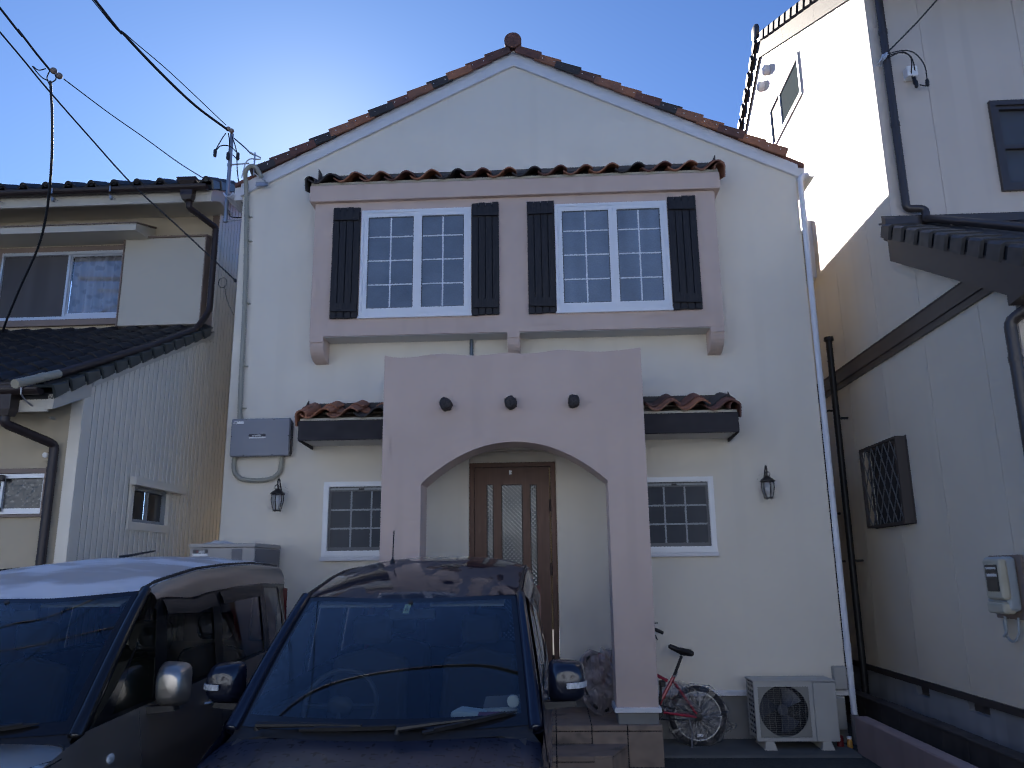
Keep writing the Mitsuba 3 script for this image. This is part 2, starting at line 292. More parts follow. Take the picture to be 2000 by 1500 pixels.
# ================================================================ MAIN HOUSE
H = 'main_house'
lab(H, 'two storey cream stucco house with arched mauve porch and terracotta gable roof', 'house')
FY = 7.9
XL_, XR_ = -3.28, 2.63
RX = -0.325
def rake(x, z0=6.98): return z0 - 0.494 * abs(x - RX)
wallp = Polygon([(XL_, 0.44), (XR_, 0.44), (XR_, rake(XR_) + 0.1), (RX, 7.08), (XL_, rake(XL_) + 0.1)])
DOOR = rect(-0.823, 0.036, 0.3, 2.705)
LW = rect(-2.248, -1.515, 1.70, 2.405); RW = rect(0.81, 1.541, 1.70, 2.395)
wallp = wallp.difference(DOOR).difference(LW).difference(RW)
side_l = bx(XL_, XL_ + 0.12, FY + 0.1501, 16.5, 0.44, rake(XL_) + 0.08); side_r = bx(XR_ - 0.12, XR_, FY + 0.1501, 16.5, 0.44, rake(XR_) + 0.08)
put(H + '__wall', cat([pxz(wallp, FY, FY + 0.15), side_l, side_r, bx(XL_ + 0.125, XR_ - 0.125, 16.3, 16.5, 0.44, 5.5)]), 'm_cream')
# door recess
put(H + '__door_recess', cat([bx(-0.95, -0.83, FY + 0.152, 8.3, 0.3, 2.8), bx(0.04, 0.16, FY + 0.152, 8.3, 0.3, 2.8), bx(-0.95, 0.16, 8.06, 8.2, 2.59, 2.9), bx(-0.83, 0.04, FY + 0.152, 8.06, 2.708, 2.8)]), 'm_cream')
put(H + '__plinth', cat([bx(XL_ + 0.02, XR_ - 0.02, FY + 0.03, FY + 0.16, -0.1, 0.438), bx(XL_ + 0.02, XL_ + 0.1, FY + 0.16, 16.4, -0.1, 0.438), bx(XR_ - 0.1, XR_ - 0.02, FY + 0.16, 16.4, -0.1, 0.438)]), 'm_concrete')
def drip(x0, x1, y0):
    return pyz(Polygon([(y0 + 0.025, 0.405), (y0 - 0.012, 0.405), (y0 - 0.012, 0.444), (y0 - 0.003, 0.452), (y0 + 0.025, 0.452)]), x0, x1)
put(H + '__base_flashing', cat([drip(-3.285, -1.0, FY), drip(0.05, 2.64, FY)]), 'm_trim')

# ---- roof
def roof_slab():
    ms = []
    for s in (-1, 1):
        xe = RX + s * 3.04; ze = rake(xe) + 0.19
        q = Polygon([(RX, 7.205), (xe, ze), (xe, ze - 0.04), (RX, 7.165)])
        ms.append(pxz(q if s < 0 else q, FY - 0.04, 16.8))
    return cat(ms)
put(H + '__roof', roof_slab(), 'm_tile1')
for s in (-1, 1):
    xe = RX + s * 2.975
    lo = [(RX, 6.985), (RX, 7.165), (xe, rake(xe) + 0.19), (xe, rake(xe) + 0.012)]
    put(H + '__verge_board', pxz(Polygon(lo), FY - 0.032, FY - 0.002), 'm_trim')
    # eave soffit, fascia and gutter along the side wall
    x0, x1 = sorted((RX + s * 2.96, RX + s * 3.05)); zz = rake(RX + s * 3.0) + 0.09
    put(H + '__eave_board', bx(x0, x1, FY - 0.003, 16.6, zz - 0.10, zz + 0.05), 'm_trim')
    xg = RX + s * 3.10; zg = zz - 0.03
    g = [(xg + 0.055 * math.cos(a), zg + 0.055 * math.sin(a)) for a in np.linspace(math.pi, 2 * math.pi, 10)] + [(xg + 0.048 * math.cos(a), zg + 0.048 * math.sin(a)) for a in np.linspace(2 * math.pi, math.pi, 10)]
    put(H + '__gutter', pxz(Polygon(g).buffer(0), FY - 0.06, 16.6), 'm_downpipe_white')
# verge tiles stepping up each rake
def verge_tile():
    # local: x along slope (up), y depth (into house), z up; L-shaped tile with drop face
    L = 0.285
    top = Polygon([(0.0, 0.026), (L, -0.006), (L, -0.024), (0.0, 0.008)])
    a = pxz(top, 0.0, 0.24)
    face = Polygon([(0.0, 0.027), (L, -0.005), (L - 0.006, -0.085), (-0.006, -0.070)])
    b = pxz(face.buffer(-0.004).buffer(0.004), -0.022, 0.002)
    return cat([a, b])
vt = mikit.ply(verge_tile(), 'm_tile0', smooth=False); nails = [mikit.ply(lathe([(0, -0.006), (0.006, -0.004), (0.006, 0)], (xx, -0.0225, zz), 'y', 8), 'm_label_white') for xx, zz in ((0.07, -0.026), (0.20, -0.04))]
ang = math.atan(0.494)
seqL = [4, 1, 0, 3, 2, 1, 3, 0, 2, 3, 1, 4, 3]; seqR = [1, 0, 3, 4, 2, 0, 1, 3, 2, 0, 4, 0, 2]
for s, seq in ((-1, seqL), (1, seqR)):
    for i in range(13):
        d = 0.105 + 0.238 * (i + 1)          # distance down the slope to the tile's lower edge
        x = RX + s * d * math.cos(ang); z = 7.205 - d * math.sin(ang) + 0.012
        R = np.array([[-s * math.cos(ang), 0, s * math.sin(ang) * 1.0], [0, 1, 0], [math.sin(ang), 0, math.cos(ang)]])
        k = share(H + '__roof__verge_tile', vt, mtx(R, (x + RNG.uniform(-.003, .003), FY - 0.070 + (0.004 if i % 2 else 0.0), z + RNG.uniform(-.002, .002))), f'm_tile{seq[i]}')
        for nail in nails: share(H + '__roof__tile_nail', nail, mtx(R, (x, FY - 0.070 - 0.0006 * i, z)))
# ridge: barrel tiles and round end cap
def barrel(r0, r1, L):
    a = np.linspace(-0.15 * math.pi, 1.15 * math.pi, 16)
    V = np.array([[(r * math.cos(t), y, r * math.sin(t)) for t in a] for r, y in ((r0, 0), (r1, L))])
    return solid_grid(V, np.array([0, 0.0, -0.012]))
for i in range(6):
    put(H + '__roof__ridge_tile', trimesh.Trimesh(*[(m := barrel(0.094, 0.084, 0.36)).vertices + [RX, FY - 0.09 + 0.33 * i, 7.245], m.faces], process=False), f'm_tile{[1, 0, 3, 2, 1, 4][i]}', smooth=40)
put(H + '__roof__ridge_cap', lathe([(0, 0.012), (0.06, 0.010), (0.092, 0.0), (0.096, -0.012), (0.09, -0.03), (0, -0.03)][::-1], (RX, FY - 0.115, 7.245), 'y', 28), 'm_tile1', smooth=40)

# ---- S-shaped clay tiles
def s_profile(w=0.265, n=18):
    P = []
    for u in np.linspace(0, 1, n):
        x = u * (w + 0.035)
        if x < 0.145: z = 0.012 - 0.036 * math.sin(math.pi * x / 0.145)
        else: z = 0.012 + 0.052 * math.sin(math.pi * min((x - 0.145) / (w + 0.035 - 0.145) * 0.9, 1))
        P.append((x, z))
    return np.array(P)
def s_tile(L=0.30, th=0.014, taper=0.008):
    P = s_profile(); V = np.array([[(x, y, z - taper * y / L) for x, z in P] for y in np.linspace(0, L, 3)])
    return solid_grid(V[::-1], np.array([0, 0, -th]))
stile = mikit.ply(s_tile(), 'm_tile0', smooth=35)
def s_edge():
    a = np.linspace(0, 1.12 * math.pi, 12)
    P = [(-0.075 + 0.0, -0.10)] + [(-0.03 - 0.05 * math.cos(t) + 0.005, -0.0 + 0.05 * math.sin(t)) for t in a]
    V = np.array([[(x, y, z) for x, z in P] for y in (0, 0.15, 0.30)])
    return solid_grid(V[::-1], np.array([0.014, 0, -0.008]))
sedge = mikit.ply(s_edge(), 'm_tile3', smooth=35)
_m = s_edge(); sedge_r = mikit.ply(trimesh.Trimesh(_m.vertices * [-1, 1, 1], _m.faces[:, ::-1], process=False), 'm_tile3', smooth=35)
def slope_T(x, y, z, pitch):
    c, s = math.cos(pitch), math.sin(pitch)
    return mtx(np.array([[1, 0, 0], [0, c, -s], [0, s, c]]), (x, y, z))

# ---- upper bay with two windows
B = H + '__bay'
put(B, bx(-2.40, 1.715, 7.65, FY - 0.001, 3.846, 5.289), 'm_mauve')
put(B + '__cornice', cb(-2.452, 1.768, 7.598, FY - 0.001, 5.291, 5.472, 0.005), 'm_mauve')
put(B + '__soffit', bx(-2.255, 1.58, 7.66, FY - 0.001, 3.838, 3.843), 'm_soffit')
def corbel(x0, x1):
    c = [(7.652, 3.8455), (7.652, 3.79)] + [(7.87 - 0.205 * math.cos(t), 3.79 - 0.165 * math.sin(t)) for t in np.linspace(0.0, math.pi / 2, 9)] + [(FY, 3.618), (FY, 3.8455)]
    return pyz(Polygon(c), x0, x1)
for x0, x1 in ((-2.398, -2.262), (-0.412, -0.292), (1.582, 1.713)): put(B + '__corbel', corbel(x0, x1), 'm_mauve')
put(B + '__mortar_bed', pyz(Polygon([(7.60, 5.474), (7.60, 5.50), (FY - 0.002, 5.62), (FY - 0.002, 5.474)]), -2.44, 1.755), 'm_mortar')
pitch_b = math.radians(20)
cols = [3, 0, 2, 1, 0, 3, 1, 0, 3, 1, 2, 0, 3, 1, 0, 2, 3]
for r in range(2):
    for i in range(16):
        x = -2.455 + 0.2645 * i
        y = 7.545 + 0.15 * r * math.cos(pitch_b); z = 5.515 + 0.15 * r * math.sin(pitch_b) + 0.012 * r
        share(B + '__tile', stile, slope_T(x + RNG.uniform(-.004, .004), y + RNG.uniform(-.006, .006), z + RNG.uniform(-.003, .003), pitch_b), f'm_tile{cols[(i + 5 * r) % 17]}')
for x, m, fl in ((-2.42, 3, 1), (1.748, 2, -1)):
    share(B + '__edge_tile', sedge if fl > 0 else sedge_r, mtx(np.array([[1, 0, 0], [0, math.cos(pitch_b), -math.sin(pitch_b)], [0, math.sin(pitch_b), math.cos(pitch_b)]]), (x, 7.545, 5.50)), f'm_tile{m}')
put(B + '__flashing', cat([pyz(Polygon([(FY - 0.005, 5.66), (7.80, 5.60), (7.80, 5.645), (FY - 0.005, 5.735)]), -2.42, 1.775), bx(-2.43, -2.42, 7.79, FY, 5.60, 5.76), bx(1.775, 1.785, 7.79, FY, 5.60, 5.76)]), 'm_darkbrown')

def big_window(x0, x1, z0=4.036, z1=5.187, y=7.65):
    w = H + '__window'
    xm = (x0 + x1) / 2
    fr = [pxz(ring(x0, x1, z0, z1, 0.03), y - 0.022, y - 0.001), pxz(rect(x0 - 0.012, x1 + 0.012, z0 - 0.018, z0 - 0.001), y - 0.03, y - 0.001)]
    k = put(w, cat(fr), 'm_white')
    for a, b, oy in ((x0 + 0.031, xm + 0.018, 0.0), (xm + 0.0185, x1 - 0.031, -0.006)):
        put(k + '__sash', pxz(ring(a, b, z0 + 0.031, z1 - 0.031, 0.042, 0.055, 0.045), y - 0.016 + oy, y - 0.002), 'm_white')
        ga, gb, gz0, gz1 = a + 0.042, b - 0.042, z0 + 0.086, z1 - 0.076
        put(k + '__pane', bx(ga, gb, y - 0.0040, y - 0.0015, gz0, gz1), 'm_frost')
        put(k + '__glazing_bead', pxz(ring(ga - .001, gb + .001, gz0 - .001, gz1 + .001, 0.010), y - 0.0085, y - 0.0045), 'm_winframe_dark')
        gm = (ga + gb) / 2
        put(k + '__muntin', bx(gm - 0.0065, gm + 0.0065, y - 0.0078, y - 0.0045, gz0 + 0.01, gz1 - 0.01), 'm_white')
        for q in range(1, 4):
            zz = gz0 + (gz1 - gz0) * (q * 0.262 - 0.008)
            for (h0, h1) in ((ga + 0.01, gm - 0.0067), (gm + 0.0067, gb - 0.01)):
                put(k + '__muntin', bx(h0, h1, y - 0.0074, y - 0.0045, zz - 0.006, zz + 0.006), 'm_white')
    return k
big_window(-1.905, -0.770); big_window(0.085, 1.222)

def shutter(x0, x1, z0=4.018, z1=5.226, y=7.648):
    k = H + '__shutter'; s = key(k); w = (x1 - x0) / 4
    scene[s] = mikit.ply(bx(x0 + 0.01, x1 - 0.01, y - 0.012, y - 0.001, z0 + 0.015, z1 - 0.02), 'm_shutter')
    for i in range(4):
        dz = RNG.uniform(-.007, .007)
        put(s + '__plank', cb(x0 + w * i + 0.002, x0 + w * (i + 1) - 0.002, y - 0.03 + RNG.uniform(-.003, .001), y - 0.0125, z0 + RNG.uniform(-.005, .004), z1 + dz, 0.004), 'm_shutter')
    for zz in (z0 + 0.115, z1 - 0.105):
        t = RNG.uniform(-.006, .006)
        P = [(x0 + 0.012, zz - 0.045 + t), (x1 - 0.012, zz - 0.045 - t), (x1 - 0.012, zz + 0.045 - t), (x0 + 0.012, zz + 0.045 + t)]
        put(s + '__batten', pxz(Polygon(P), y - 0.052, y - 0.0325), 'm_shutter')
for a, b in ((-2.20, -1.913), (-0.764, -0.484), (-0.197, 0.082), (1.228, 1.515)): shutter(a, b)

# ---- porch with arch
P = H + '__porch'
top = [(-1.50, 3.462), (-1.44, 3.447), (-1.33, 3.437), (-1.22, 3.442), (-1.05, 3.462), (-0.93, 3.463), (-0.80, 3.448), (-0.62, 3.442), (-0.45, 3.456), (-0.36, 3.459), (-0.25, 3.447), (-0.10, 3.452), (0.05, 3.472), (0.14, 3.473), (0.30, 3.456), (0.47, 3.449), (0.64, 3.458), (0.80, 3.475), (0.818, 3.478)]
tp = [tuple(q) for q in spline(top, 4)]
xa, xb, zs = -1.152, 0.482, 2.288
arch = [(xa, zs)] + [(xa + (xb - xa) * t, zs + 0.357 * (1 - abs(2 * t - 1) ** 2.05)) for t in np.linspace(0.02, 0.98, 33)] + [(xb, zs)]
pp = Polygon([(-1.502, 0.440), (xa - 0.004, 0.440)] + arch + [(xb, 0.440), (0.822, 0.440)] + tp[::-1])
def soften(m, amp, sc, axis=1):
    v = m.vertices.copy(); v[:, axis] += amp * (meshkit.fbm(v * sc, 3) - 0.5); return trimesh.Trimesh(v, m.faces, process=False)
put(P, pxz(pp, 7.03, 7.38), 'm_mauve')
put(P + '__side_beam', cat([bx(-1.50, -1.30, 7.381, FY - 0.001, 2.72, 3.36), bx(0.62, 0.82, 7.381, FY - 0.001, 2.72, 3.36)]), 'm_mauve')
put(P + '__ceiling', bx(-1.299, 0.619, 7.381, FY - 0.001, 2.76, 2.80), 'm_cream')
put(P + '__flat_roof', bx(-1.299, 0.619, 7.381, FY - 0.001, 3.22, 3.28), 'm_concrete')
for x0, x1 in ((-1.502, -1.156), (0.482, 0.822)):
    put(P + '__pillar_flashing', cat([cb(x0 - 0.018, x1 + 0.022, 7.008, 7.40, 0.402, 0.441, 0.003)]), 'm_trim')
    put(P + '__pillar_base', bx(x0 + 0.012, x1 - 0.002, 7.045, 7.365, 0.31, 0.4015), 'm_concrete')
def log_end(cx, cz, seed):
    r = np.random.default_rng(seed); a = np.linspace(0, 2 * np.pi, 14, endpoint=False); rad = 0.054 + r.uniform(-.006, .006, 14)
    rings = []
    for y, f in ((7.04, 1.0), (6.925, 1.0), (6.908, 0.93), (6.902, 0.5)):
        rings.append(np.c_[cx + rad * f * np.cos(a), np.full(14, y), cz + rad * f * np.sin(a)])
    V = np.array([np.vstack([q, q[:1]]) for q in rings]); m = grid(V)
    c = np.array([[cx, 6.901, cz]]); Fc = []
    n = len(m.vertices); last = n - 15
    for j in range(14): Fc.append((last + j, last + j + 1, n))
    return trimesh.Trimesh(np.vstack([m.vertices, c]), np.vstack([m.faces, Fc]), process=False)
for i, cx in enumerate((-0.926, -0.353, 0.203)):
    put(P + '__log_end', log_end(cx, 2.985, i), 'm_log', smooth=50)
    put(P + '__crack', bx(cx - 0.003, cx + 0.002, 6.8995, 6.9035, 2.94, 2.98), 'm_black')
# galvanised pipe running between porch roof and bay
put(H + '__lead_pipe', cyl((-0.789, 7.865, 3.2), (-0.789, 7.865, 3.838), 0.019, 14), 'm_lead', smooth=True)

# ---- tiled porch platform and step
S = 'porch_step'
lab(S, 'brown tiled entrance platform with one lower step below the arch', 'step')
put(S + '__core', cat([bx(-1.55, 0.832, 7.012, 8.05, -0.05, 0.302), pxy(Polygon([(-1.0, 6.562), (0.398, 6.562), (0.54, 6.95), (0.54, 7.011), (-1.0, 7.011)]), -0.05, 0.158)]), 'm_grout')
xs_ = [-1.74 + 0.2875 * i for i in range(10)]
for i in range(9):
    a, b = max(-1.55, xs_[i] + 0.004), min(0.837, xs_[i + 1] - 0.004)
    if i == 8: b = 0.837
    put(S + '__tile', cb(a, b, 7.0, 7.012, -0.03 if b > 0.55 else 0.172, 0.262, 0.002), 'm_floortile')
    put(S + '__tile', cb(a, b, 6.996, 7.03, 0.268, 0.312, 0.004), 'm_floortile')
    for j in range(4):
        y0 = 7.034 + 0.2875 * j
        if y0 < 8.0: put(S + '__tile', bx(a, b, y0, min(y0 + 0.28, 8.05), 0.303, 0.3105), 'm_floortile')
    if b < 0.45 and a > -1.0:
        put(S + '__tile', cb(a, b, 6.55, 6.562, -0.06, 0.128, 0.002), 'm_floortile'); put(S + '__tile', cb(a, b, 6.546, 6.58, 0.133, 0.172, 0.004), 'm_floortile')
        put(S + '__tile', bx(a, b, 6.584, 6.85, 0.159, 0.170), 'm_floortile'); put(S + '__tile', bx(a, b, 6.856, 7.008, 0.159, 0.170), 'm_floortile')
put(S + '__tile', pxy(Polygon([(0.266, 6.55), (0.396, 6.55), (0.545, 6.94), (0.545, 7.008), (0.266, 7.008)]), 0.159, 0.1712), 'm_floortile')
put(S + '__tile', pxy(Polygon([(0.268, 6.546), (0.40, 6.546), (0.404, 6.56), (0.268, 6.56)]), -0.06, 0.158), 'm_floortile')
put(S + '__tile', pxy(Polygon([(0.408, 6.562), (0.552, 6.935), (0.552, 6.996), (0.535, 6.996), (0.535, 6.94), (0.396, 6.575)]), -0.06, 0.155), 'm_floortile')
for y0 in (7.0, 7.29, 7.58): put(S + '__tile', cb(0.8325, 0.8425, y0 + 0.003, y0 + 0.284, -0.02, 0.30, 0.002), 'm_floortile')

# ---- front door
Dk = H + '__door'
DY = 8.0
leaf = rect(-0.775, -0.033, 0.335, 2.542)
g1, g2, g3 = rect(-0.655, -0.585, 0.55, 2.378), rect(-0.51, -0.298, 0.55, 2.374), rect(-0.226, -0.157, 0.55, 2.37)
put(Dk, pxz(leaf.difference(g1).difference(g2).difference(g3), DY + 0.012, DY + 0.05), 'm_door')
put(Dk + '__frame', pxz(ring(-0.823, 0.030, 0.31, 2.588, 0.046, 0.02, 0.042), DY - 0.03, DY + 0.06), 'm_door')
put(Dk + '__seal', pxz(ring(-0.7765, -0.0165, 0.331, 2.5455, 0.0035, 0.0035, 0.0035), DY + 0.008, DY + 0.05), 'm_door_dark')
for g in (g1, g2, g3):
    x0, z0, x1, z1 = g.bounds
    put(Dk + '__pane', bx(x0 + .004, x1 - .004, DY + 0.02, DY + 0.03, z0 + .004, z1 - .004), 'm_door_glass')
    put(Dk + '__pane_bead', pxz(ring(x0, x1, z0, z1, 0.009), DY + 0.006, DY + 0.018), 'm_door_dark')
for z in (2.16, 1.55, 0.7): put(Dk + '__hinge', cyl((-0.027, DY + 0.002, z - 0.06), (-0.027, DY + 0.002, z + 0.06), 0.011, 10), 'm_door_dark')
put(Dk + '__handle', pipe([(-0.72, DY + .01, 1.15), (-0.72, DY - 0.045, 1.15), (-0.72, DY - 0.045, 1.5), (-0.72, DY + .01, 1.5)], 0.012), 'm_lead')
nk = put(Dk + '__number_plate', cb(-0.428, -0.402, DY + 0.007, DY + 0.0115, 2.472, 2.512, 0.001), 'm_label_white')

# ---- lower windows
def low_window(x0, x1, z0=1.70, z1=2.40, hid=None):
    w = H + '__window'; y = FY
    fr = cat([pxz(ring(x0 - 0.012, x1 + 0.012, z0 - 0.012, z1 + 0.012, 0.045, 0.045, 0.04), y - 0.028, y + 0.03), pxz(ring(x0 - 0.022, x1 + 0.022, z0 - 0.022, z1 + 0.022, 0.0235), y - 0.012, y + 0.02)])
    k = put(w, fr, 'm_white')
    put(k + '__sill', cat([cb(x0 - 0.028, x1 + 0.028, y - 0.045, y + 0.02, z0 - 0.062, z0 - 0.0225, 0.003), bx(x0 - 0.024, x1 + 0.024, y - 0.047, y - 0.0455, z0 - 0.045, z0 - 0.041)]), 'm_trim')
    a, b, c, d = x0 + 0.033, x1 - 0.033, z0 + 0.033, z1 - 0.028
    put(k + '__sash', pxz(ring(a, b, c, d, 0.02, 0.035, 0.045), y + 0.004, y + 0.03), 'm_winframe_dark')
    put(k + '__top_rail', bx(a + .002, b - .002, y - 0.004, y + 0.003, d - 0.03, d - 0.012), 'm_muntin_dim')
    put(k + '__latch', bx((a + b) / 2 - 0.025, (a + b) / 2 + 0.025, y - 0.012, y - 0.0045, d - 0.032, d - 0.016), 'm_black')
    ga, gb, gc, gd = a + 0.02, b - 0.02, c + 0.035, d - 0.045
    put(k + '__pane', bx(ga, gb, y + 0.016, y + 0.022, gc, gd), 'm_dark_pane')
    xx = [ga + (gb - ga) * q / 3 for q in range(4)]; zz = [gc + (gd - gc) * q / 3 for q in range(4)]
    for q in (1, 2): put(k + '__muntin', bx(xx[q] - 0.008, xx[q] + 0.008, y + 0.010, y + 0.0155, gc, gd), 'm_muntin_dim')
    for q in (1, 2):
        for i in range(3):
            put(k + '__muntin', bx(xx[i] + (0.0082 if i else 0), xx[i + 1] - (0.0082 if i < 2 else 0), y + 0.0105, y + 0.0155, zz[q] - 0.008, zz[q] + 0.008), 'm_muntin_dim')
    return k
low_window(-2.236, -1.527, 1.712, 2.393); low_window(0.822, 1.529, 1.712, 2.385)

# ---- small tiled canopies over the lower windows
def canopy(x0, x1, left):
    k = H + '__canopy'; c = key(k); yf = 7.45
    scene[c] = mikit.ply(cat([bx(x0, x1, yf, FY - 0.001, 2.775, 2.792), bx(x0 + 0.002, x1 - 0.002, yf + 0.03, FY - 0.002, 2.792, 2.945)]), 'm_soffit')
    put(c + '__fascia', cb(x0 - 0.012, x1 + 0.012, yf - 0.022, yf - 0.0005, 2.758, 2.948, 0.004), 'm_charcoal_fascia')
    xe0, xe1 = (x0 - 0.012, x0 - 0.0005) if left else (x1 + 0.0005, x1 + 0.012)
    put(c + '__end_board', pyz(Polygon([(yf, 2.758), (FY - 0.002, 2.74), (FY - 0.002, 3.10), (yf, 2.948)]), xe0, xe1), 'm_charcoal_fascia')
    put(c + '__mortar_bed', pyz(Polygon([(yf - 0.015, 2.949), (yf - 0.012, 2.972), (7.70, 3.022), (FY - 0.004, 3.10), (FY - 0.004, 2.949)]), x0, x1), 'm_mortar')
    pt = math.radians(19)
    n = int(math.ceil((x1 - x0) / 0.262)) + 1
    for r in range(2):
        for i in range(n):
            xx = (x0 + 0.005 + 0.262 * i) if left else (x1 - 0.285 - 0.262 * i)
            if left and xx + 0.29 > x1 + 0.02: continue
            if not left and xx < x0 - 0.12: continue
            col = [0, 1, 2, 0, 3, 2, 1, 0, 4][(i * 2 + r * 3 + (0 if left else 1)) % 9]
            share(c + '__tile', stile, slope_T(xx + RNG.uniform(-.005, .005), yf - 0.055 + 0.19 * r, 3.0 + 0.064 * r + 0.014 * r + RNG.uniform(-.003, .003), pt), f'm_tile{col}')
    fl = 1 if left else -1; xt = (x0 + 0.035) if left else (x1 - 0.035)
    for r in range(2):
        share(c + '__edge_tile', sedge if fl > 0 else sedge_r, mtx(np.array([[1, 0, 0], [0, math.cos(pt), -math.sin(pt)], [0, math.sin(pt), math.cos(pt)]]), (xt, yf - 0.055 + 0.19 * r, 2.995 + 0.078 * r)), f'm_tile{(0, 2)[r] if left else (1, 4)[r]}')
    fx0, fx1 = (x0 - 0.06, x1) if left else (x0, x1 + 0.03)
    xc = fx0 - 0.006 if left else fx1
    put(c + '__flashing', cat([pyz(Polygon([(FY - 0.004, 3.14), (7.80, 3.10), (7.80, 3.115), (FY - 0.012, 3.16), (FY - 0.012, 3.205), (FY - 0.004, 3.212)]), fx0, fx1), pyz(Polygon([(7.72, 3.04), (7.72, 3.10), (FY - 0.02, 3.24), (FY - 0.004, 3.24), (FY - 0.004, 3.04)]), xc, xc + 0.006)]), 'm_darkbrown')
canopy(-2.385, -1.503, True); canopy(0.8235, 1.722, False)

# ---- right downpipe with collars, grey foot pipe
dx, dyy = 2.655, 7.855
put(H + '__downpipe', cat([cyl((dx, dyy, 0.245), (dx, dyy, 5.42), 0.028, 16), pipe([(dx, dyy, 5.42), (dx, dyy, 5.47), (dx + 0.03, dyy + .02, 5.53), (dx + 0.10, dyy + 0.06, 5.56)], 0.028)] + [cyl((dx, dyy, z - 0.03), (dx, dyy, z + 0.03), 0.0305, 16) for z in (5.05, 3.95, 2.75, 1.75, 0.83)]), 'm_downpipe_white', smooth=40)
for z in (5.2, 4.35, 3.35, 2.25, 1.3, 0.6):
    put(H + '__downpipe__bracket', cat([lathe([(0.028, -0.008), (0.032, -0.008), (0.032, 0.008), (0.028, 0.008)], (dx, dyy, z), 'z', 16), bx(dx - 0.006, dx + 0.006, dyy + 0.028, FY + .01, z - 0.006, z + 0.006)]), 'm_downpipe_white')
put(H + '__drain_foot', cyl((dx, dyy, 0.0), (dx, dyy, 0.25), 0.036, 16), 'm_pipe_grey', smooth=40)
# small cover boxes for the cooling pipes at the right corner
put(H + '__pipe_cover', cat([cb(2.50, 2.615, FY - 0.07, FY - 0.001, 0.46, 0.66, 0.008), cb(2.44, 2.58, FY - 0.06, FY - 0.001, 0.12, 0.40, 0.01)]), 'm_ac')
# ================================================================ LEFT HOUSE
LH = 'neighbour_house'
lab(LH, 'old ochre house with ribbed metal side wall and black tiled lean-to roof on the left', 'house')
LX = -3.9; LF = 6.4; LU = 8.8
def lean(y): return 3.075 + 0.4815 * (y - 6.31)           # lower edge of the lean-to roof at the side wall
lwx0, lwx1, lwz0, lwz1 = -4.75, -4.11, 2.02, 2.375
put(LH + '__lower_wall', pxz(rect(-9.0, LX - 0.09, -0.1, 3.02).difference(rect(-4.80, -4.13, 2.03, 2.37)), LF, LF + 0.15), 'm_lcream')
put(LH + '__upper_wall', pxz(rect(-9.0, LX - 0.02, 4.0, 6.0).difference(rect(-6.53, -5.02, 4.45, 5.36)), LU, LU + 0.15), 'm_lcream')
put(LH + '__corner_board', cat([bx(LX - 0.088, LX + 0.012, LF - 0.012, LF + 0.0, -0.1, 3.02), bx(LX - 0.0, LX + 0.014, LF + 0.001, LF + 0.07, -0.1, 3.05)]), 'm_lmetal')
put(LH + '__corner_board', bx(LX - 0.10, LX - 0.0, LU - 0.012, LU - 0.0005, 4.3, 5.98), 'm_lbrown')
back = Polygon([(LF + 0.001, -0.1), (LF + 0.001, lean(LF)), (LU, lean(LU)), (LU, 6.02), (12.5, 7.6), (12.5, -0.1)])
win_side = rect(7.33, 8.03, 2.02, 2.36)
put(LH + '__side_wall', pyz(back.difference(win_side), LX - 0.10, LX - 0.001), 'm_lmetal_back')
# narrow ribbed metal siding boards, one by one
pit = 0.0875; y = LF + 0.075; i = 0
while y < 12.0:
    y1 = y + pit
    tz = (lambda q: lean(q) - 0.055 if q < LU - 0.05 else 6.02 + 0.427 * (q - LU) - 0.06)
    t0, t1 = tz(y), tz(y1)
    if (y < LU - 0.05) != (y1 < LU - 0.05): t1 = t0
    prof = Polygon([(0.0, y + 0.001), (0.006, y + 0.004), (0.0075, y + 0.010), (0.0075, y1 - 0.024), (0.0045, y1 - 0.020), (0.0045, y1 - 0.014), (0.0, y1 - 0.010)])
    def strip(za, zb, zc, zd):
        q = [(LX + p[0], p[1]) for p in list(prof.exterior.coords)[:-1]]; n = len(q)
        up = lambda yy: zc + (zd - zc) * (yy - y) / pit
        V = [(a, b, za) for a, b in q] + [(a, b, up(b)) for a, b in q]
        F = [(k, (k + 1) % n, (k + 1) % n + n) for k in range(n)] + [(k, (k + 1) % n + n, k + n) for k in range(n)] + [(n, n + k, n + k + 1) for k in range(1, n - 1)]
        return trimesh.Trimesh(V, F, process=False)
    if y1 > 7.27 and y < 8.09:
        put(LH + '__side_wall__siding_board', strip(-0.1, 0, 1.955, 1.955), 'm_lmetal'); put(LH + '__side_wall__siding_board', strip(2.40, 0, t0, t1), 'm_lmetal')
    else: put(LH + '__side_wall__siding_board', strip(-0.1, 0, t0, t1), 'm_lmetal')
    y = y1; i += 1
put(LH + '__verge_trim', cat([pyz(Polygon([(LF + 0.08, lean(LF + 0.08) - 0.062), (LU - 0.02, lean(LU - 0.02) - 0.062), (LU - 0.02, lean(LU - 0.02) + 0.01), (LF + 0.08, lean(LF + 0.08) + 0.01)]), LX - 0.0005, LX + 0.025),
    pyz(Polygon([(LF - 0.42, lean(LF - 0.42) - 0.11), (LF + 0.075, lean(LF + 0.075) - 0.14), (LF + 0.075, lean(LF + 0.075) + 0.01), (LF - 0.42, lean(LF - 0.42) + 0.01)]), LX - 0.03, LX + 0.02)]), 'm_lpanel')
